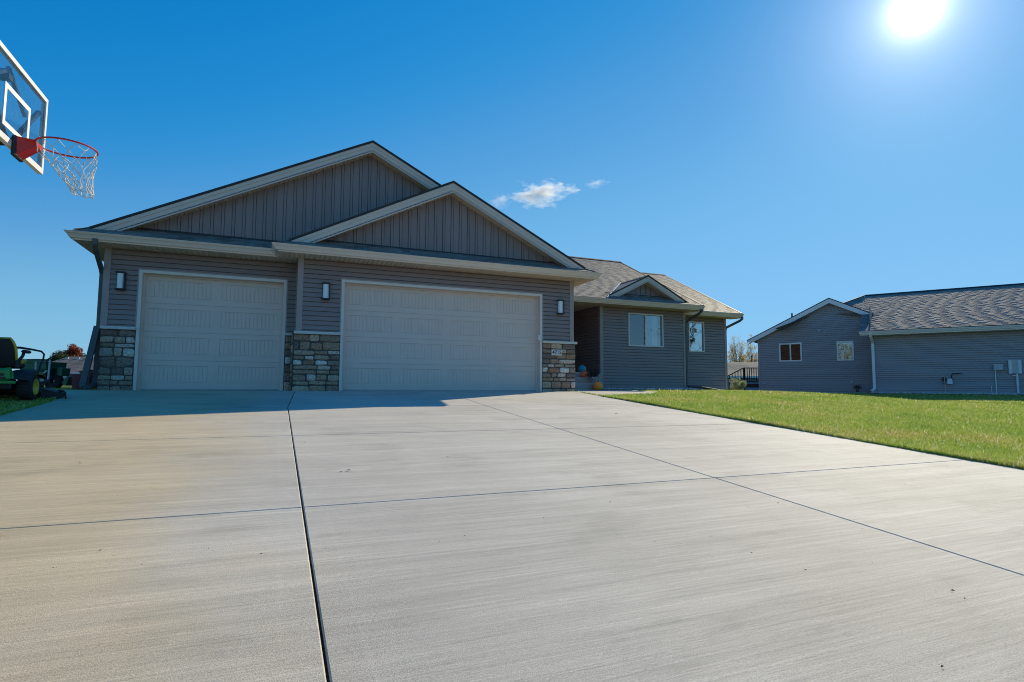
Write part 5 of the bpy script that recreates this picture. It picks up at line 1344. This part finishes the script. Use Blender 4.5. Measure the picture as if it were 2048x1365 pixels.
a = at_Y(184,784,14.9); tub('dark red tub with a black lid half hidden behind the corner downspout', a.x-.02, 14.95, .36, .36, .40, 'redtub', 'black')
ps = MB(); ps.box(-5.6,-3.26,13.63,15.6,-.12,.0,.01); tag(ps.build('side_pad', M['plainconc']), kind='structure', label='concrete pad left of the garage corner')

# ------------------------------------------------------------------ rocks, grass, debris
def rocks(name, label, spots):
    mb = MB()
    for x, y, z, r in spots: mb.blob((x,y,z+r*.25), r, 1 if r > .05 else 0, .16, (R.uniform(.8,1.3),R.uniform(.8,1.3),R.uniform(.55,.8)))
    tag(mb.build(name, M['rock']), label, 'gravel', kind='stuff')
sp_ = []
for _ in range(1500):                       # bed before the wing and bay
    x = R.uniform(9.8,17.6); y = (YW if x < XW else YB)-R.uniform(.05,.62)
    if x > XE: y = R.uniform(YB-.7,YB+5)
    sp_.append((x,y,gzf(x,y)+.04,R.uniform(.025,.065)))
for _ in range(700):                        # between the houses
    s = R.uniform(0,1); a = Vector((16.7,17.2,0)); b = FG(-5.4,0,.5); pnt = a.lerp(b,s)+NN*R.uniform(-.9,.3); sp_.append((pnt.x,pnt.y,gzf(pnt.x,pnt.y)+.02,R.uniform(.02,.065)))
rocks('gravel', 'pale river rocks in the bed along the taupe house', sp_)
sp_ = []
for _ in range(1500):
    s = R.uniform(.0,9.5); pnt = FR(s,0,R.uniform(.05,.75)); sp_.append((pnt.x,pnt.y,gzf(pnt.x,pnt.y)+.03,R.uniform(.03,.075)))
for _ in range(600):
    s = R.uniform(-5.6,0); pnt = FG(s,0,R.uniform(.05,.6) if s < -2.5 else R.uniform(.05,1.9)); sp_.append((pnt.x,pnt.y,gzf(pnt.x,pnt.y)+.01,R.uniform(.02,.05)))
rocks('gravel', 'grey river rocks in the bed along the blue house', sp_)
mbd = MB()
def bed(poly, dz=.012):
    mbd.add([(x,y,gzf(x,y)+dz) for x,y in poly], [list(range(len(poly)))])
bed([(9.8,YW-.66),(XW,YW-.66),(XW,YW+.1),(9.8,YW+.1)]); bed([(XW,YB-.7),(XE+.5,YB-.7),(XE+.5,YB+.1),(XW,YB+.1)])
q1 = [FR(s,0,d) for s, d in ((-.0,.0),(0,.65),(9.5,.65),(9.5,0))]; mbd.add([(p.x,p.y,gzf(p.x,p.y)+.012) for p in q1], [(0,1,2,3)])
tag(mbd.build('planting_bed', M['mulch']), kind='structure', label='dark soil strip under the river rocks')

def grass():
    n1 = 420000
    parts = []
    def sample(n, x0, x1, y0, y1): return np.stack([NR.uniform(x0,x1,n), NR.uniform(y0,y1,n)], 1)
    pts = np.concatenate([sample(420000, 6.86, 13.5, 2.2, 12.2), sample(380000, 6.86, 22, 3, 16.6), sample(210000, 14, 33, 6, 20), sample(40000, 6.83, 6.98, 2.4, 11.2), sample(45000, -6, -3.08, 7.8, 13.4), sample(110000, -13, -3.08, -1, 17), sample(9000, -3.16,-3.0,7.5,11.2)])
    ne = 30000; ey = NR.uniform(2.4, 11.3, ne); rag = .045*np.sin(ey*3.1)*np.sin(ey*7.7+1)+.03*np.sin(ey*17.)+.02*np.sin(ey*41.)
    pts = np.concatenate([pts, np.stack([6.90-np.maximum(rag,0)*NR.uniform(0,1,ne)-np.abs(NR.normal(0,.012,ne)), ey], 1)])
    x, y = pts[:,0], pts[:,1]
    keep = np.ones(len(x), bool)
    # keep off concrete, houses and rock beds
    right = x > DX1-.13
    keep &= (right | (x < DX0+.05))
    keep &= ~((x > 9.7) & (x < XW) & (y > YW-.80)); keep &= ~((x >= XW) & (x < XE+.6) & (y > YB-.85))
    # path edge
    def inpoly(px, py, poly):
        c = np.zeros(len(px), bool); j = len(poly)-1
        for i in range(len(poly)):
            xi, yi = poly[i]; xj, yj = poly[j]
            c ^= ((yi > py) != (yj > py)) & (px < (xj-xi)*(py-yi)/(yj-yi+1e-12)+xi); j = i
        return c
    keep &= ~inpoly(x, y, [(6.9,11.22),(8.6,11.70),(9.57,12.7),(9.77,14.2),(9.77,16.6),(6.9,16.6)])
    keep &= ~inpoly(x, y, [(DX0-.11,11.36),(DX0+.2,9.4),(DX0+.2,14),(DX0-1.25,14),(DX0-1.25,12.40)])
    rel = np.stack([x-NA.x, y-NA.y], 1); s = rel@np.array([NU.x,NU.y]); dd = rel@np.array([NN.x,NN.y])
    keep &= ~((s > -.05) & (dd < .85)) & ~((s <= -.05) & (dd < -1.3)); keep &= ~((y > 16.9) & (dd < 3) & (x < 22) & (x > 16))
    dist = np.hypot(x, y)
    x, y, dist = x[keep], y[keep], dist[keep]; n = len(x)
    z = gz(x, y)-.01
    h = NR.uniform(.020,.048,n)*(1+.30*np.sin(x*1.7+y*.9)*np.sin(y*1.3-x*.6))*np.where(NR.uniform(0,1,n) < .06, NR.uniform(1.3,1.9,n), 1); w = np.clip(.0018+dist*.00030, .0026, .009)
    a = NR.uniform(0,2*np.pi,n); lean = NR.uniform(.1,.75,n)*h; la = NR.uniform(0,2*np.pi,n)
    bx, by = np.cos(a)*w, np.sin(a)*w
    lx, ly = np.cos(la)*lean, np.sin(la)*lean
    V = np.empty((n,5,3)); V[:,0] = np.stack([x-bx,y-by,z],1); V[:,1] = np.stack([x+bx,y+by,z],1)
    V[:,2] = np.stack([x+bx*.8+lx*.35,y+by*.8+ly*.35,z+h*.6],1); V[:,3] = np.stack([x-bx*.8+lx*.35,y-by*.8+ly*.35,z+h*.6],1); V[:,4] = np.stack([x+lx,y+ly,z+h],1)
    me = bpy.data.meshes.new('grass'); me.vertices.add(n*5); me.vertices.foreach_set('co', V.reshape(-1))
    base = (np.arange(n)*5)[:,None]; li = np.concatenate([base+np.array([0,1,2,3]), base+np.array([3,2,4])], 1).reshape(-1)
    me.loops.add(n*7); me.loops.foreach_set('vertex_index', li.astype(np.int32))
    me.polygons.add(n*2); ls = (np.arange(n)*7)[:,None]+np.array([0,4]); me.polygons.foreach_set('loop_start', ls.reshape(-1).astype(np.int32))
    me.update(calc_edges=True); me.validate(); me.materials.append(M['blade'])
    o = bpy.data.objects.new('grass', me); COL.objects.link(o); tag(o, 'short sunlit lawn grass beside the driveway', 'grass', kind='stuff')
grass()
def debris():
    mb = MB(); rg = random.Random(77)
    spots = [(1232,828,.04),(698,942,.035),(682,945,.02),(1905,1184,.018),(1930,1200,.010),(1503,1108,.012),(1885,1337,.014),(160,928,.02),(800,888,.02)]
    def on_drive(px, py):
        r = ray(px,py); n = Vector((0,-SL,1)); o = Vector((0,YT,0)); c = Vector((0,0,ZC)); return c+r*((o-c).dot(n)/r.dot(n))
    for _ in range(45): spots.append((rg.uniform(60,1900), rg.uniform(860,1150), rg.uniform(.006,.012)))
    for px, py, s in spots:
        p = on_drive(px,py)
        if not (DX0 < p.x < DX1): continue
        a = rg.uniform(0,6.28); u = Vector((math.cos(a),math.sin(a),0)); v = Vector((-math.sin(a),math.cos(a),0)); z = Vector((0,0,1))
        mb.add([p-u*s*.6+z*.004, p-v*s*.28+z*(.004+s*.15), p+u*s*.6+z*.006, p+v*s*.3+z*(.006+s*.25)], [(0,1,2),(0,2,3)])
    tag(mb.build('debris', M['leaf_dead']), 'scattered dry leaf scraps lying on the driveway', 'debris', kind='stuff')
debris()

# ------------------------------------------------------------------ clouds
def cloud_mat(dens):
    m, nt, b = new_mat('cloud_vapour'); L = nt.links.new; nt.nodes.remove(b); out = nt.nodes['Material Output']
    pv = N(nt, 'ShaderNodeVolumePrincipled'); pv.inputs['Color'].default_value = (1,1,1,1); pv.inputs['Anisotropy'].default_value = .35
    tc = N(nt, 'ShaderNodeTexCoord')
    ln = N(nt, 'ShaderNodeVectorMath', operation='LENGTH')
    nz = N(nt, 'ShaderNodeTexNoise', Scale=1.7, Detail=8, Roughness=.62); L(tc.outputs['Object'], nz.inputs['Vector'])
    wv = N(nt, 'ShaderNodeVectorMath', operation='MULTIPLY_ADD'); wv.inputs[1].default_value = (1,1,1)
    L(tc.outputs['Object'], ln.inputs[0])
    # density = clamp(noise*1.9 - radius) * dens
    ma = N(nt, 'ShaderNodeMath', operation='MULTIPLY_ADD'); ma.inputs[1].default_value = 3.2; ma.inputs[2].default_value = -1.05; L(nz.outputs['Fac'], ma.inputs[0])
    sb = N(nt, 'ShaderNodeMath', operation='SUBTRACT'); L(ma.outputs[0], sb.inputs[0]); L(ln.outputs['Value'], sb.inputs[1])
    mu = N(nt, 'ShaderNodeMath', operation='MULTIPLY', use_clamp=False); mu.inputs[1].default_value = dens; L(sb.outputs[0], mu.inputs[0])
    mx = N(nt, 'ShaderNodeMath', operation='MAXIMUM'); mx.inputs[1].default_value = 0; L(mu.outputs[0], mx.inputs[0])
    mn = N(nt, 'ShaderNodeMath', operation='MINIMUM'); mn.inputs[1].default_value = dens*.5; L(mx.outputs[0], mn.inputs[0])
    L(mn.outputs[0], pv.inputs['Density']); L(pv.outputs[0], out.inputs['Volume'])
    return m
CM = cloud_mat(.13); CM2 = cloud_mat(.04)
for px, py, w, h, m, lb in ((1081,386,78,30,CM,'largest white cloud puff floating above the gable'), (1001,401,34,20,CM2,'thin cloud wisp left of the large cloud near the roof edge'), (1192,367,30,12,CM2,'faint tiny cloud wisp right of the large cloud')):
    d = 1500.0; c = at_depth(px,py,d); mb = MB(); mb.smooth = True; mb.blob((0,0,0), 1.25, 3, 0)
    o = mb.build('cloud', m, loc=(0,0,0)); o.location = c
    o.scale = (w*d/1133.475, w*d/1133.475*.6, h*d/1133.475); o.rotation_euler = (0,0,-rad(24))
    tag(o, lb, 'cloud')

# ------------------------------------------------------------------ light
sd = bpy.data.lights.new('sun', 'SUN'); so = bpy.data.objects.new('sun', sd); COL.objects.link(so)
sd.energy = 2.5; sd.angle = rad(.53); sd.color = (1.0,.87,.61)
so.rotation_euler = SUN.to_track_quat('Z','Y').to_euler(); so.location = (20,12,30)
w = bpy.data.worlds.new('World'); scene.world = w; w.use_nodes = True; nt = w.node_tree; L = nt.links.new
for n in list(nt.nodes): nt.nodes.remove(n)
out = N(nt, 'ShaderNodeOutputWorld'); bg = N(nt, 'ShaderNodeBackground', Strength=.10)
sky = N(nt, 'ShaderNodeTexSky'); sky.sky_type = 'NISHITA'; sky.sun_disc = False; sky.sun_elevation = math.asin(SUN.z); sky.sun_rotation = math.atan2(SUN.x, SUN.y)
sky.air_density = 1.0; sky.dust_density = 0.0; sky.ozone_density = 8.0; sky.altitude = 0
sc0 = N(nt, 'ShaderNodeVectorMath', operation='SCALE'); sc0.inputs['Scale'].default_value = .1; L(sky.outputs[0], sc0.inputs[0])
cv = N(nt, 'ShaderNodeRGBCurve'); L(sc0.outputs['Vector'], cv.inputs['Color'])
for ch, pts in enumerate((((0,.0),(.07,.008),(.109,.068),(.153,.125),(.222,.165),(.30,.185),(.49,.225),(1,.30)),
                          ((0,0),(.162,.18),(.253,.275),(.348,.36),(.48,.405),(.79,.46),(1,.48)),
                          ((0,0),(.373,.47),(.568,.565),(.741,.64),(.92,.69),(1,.70)))):
    c = cv.mapping.curves[ch]
    while len(c.points) < len(pts): c.points.new(.5,.5)
    for p_, (x_, y_) in zip(c.points, pts): p_.location = (x_, y_)
cv.mapping.extend = 'HORIZONTAL'; cv.mapping.update()
# the sun's own glare in the sky, fixed to the sun's direction
tc = N(nt, 'ShaderNodeTexCoord'); dp = N(nt, 'ShaderNodeVectorMath', operation='DOT_PRODUCT'); dp.inputs[1].default_value = SUN
nv = N(nt, 'ShaderNodeVectorMath', operation='NORMALIZE'); L(tc.outputs['Generated'], nv.inputs[0]); L(nv.outputs['Vector'], dp.inputs[0])
mn_ = N(nt, 'ShaderNodeMath', operation='MINIMUM'); mn_.inputs[1].default_value = .9999999; L(dp.outputs['Value'], mn_.inputs[0])
ac = N(nt, 'ShaderNodeMath', operation='ARCCOSINE'); L(mn_.outputs[0], ac.inputs[0])
def expo(scale, amp):
    a = N(nt, 'ShaderNodeMath', operation='MULTIPLY'); a.inputs[1].default_value = -1.0/scale; L(ac.outputs[0], a.inputs[0])
    e = N(nt, 'ShaderNodeMath', operation='EXPONENT'); L(a.outputs[0], e.inputs[0])
    m2 = N(nt, 'ShaderNodeMath', operation='MULTIPLY'); m2.inputs[1].default_value = amp; L(e.outputs[0], m2.inputs[0]); return m2.outputs[0]
s1 = expo(.0115, 4.6); s2 = expo(.075, .55)
ad = N(nt, 'ShaderNodeMath', operation='ADD'); L(s1, ad.inputs[0]); L(s2, ad.inputs[1])
gl = N(nt, 'ShaderNodeVectorMath', operation='SCALE'); gl.inputs[0].default_value = (1,1,1); L(ad.outputs[0], gl.inputs['Scale'])
sm = N(nt, 'ShaderNodeVectorMath', operation='ADD'); L(cv.outputs[0], sm.inputs[0]); L(gl.outputs['Vector'], sm.inputs[1])
s10 = N(nt, 'ShaderNodeVectorMath', operation='SCALE'); s10.inputs['Scale'].default_value = 10; L(sm.outputs['Vector'], s10.inputs[0])
bg.inputs['Strength'].default_value = .06
L(s10.outputs['Vector'], bg.inputs['Color']); L(bg.outputs[0], out.inputs['Surface'])

scene.view_settings.view_transform = 'Standard'; scene.view_settings.look = 'None'; scene.view_settings.gamma = 1; scene.view_settings.exposure = 1.1
scene.render.engine = 'CYCLES'
cy = scene.cycles; cy.max_bounces = 8; cy.diffuse_bounces = 4; cy.glossy_bounces = 3; cy.transmission_bounces = 4; cy.transparent_max_bounces = 12; cy.volume_bounces = 2
cy.filter_width = 1.0; cy.caustics_reflective = False; cy.caustics_refractive = False; cy.use_denoising = True; cy.sample_clamp_indirect = 8
try: cy.volume_step_rate = 2.0; cy.volume_max_steps = 64
except Exception: pass
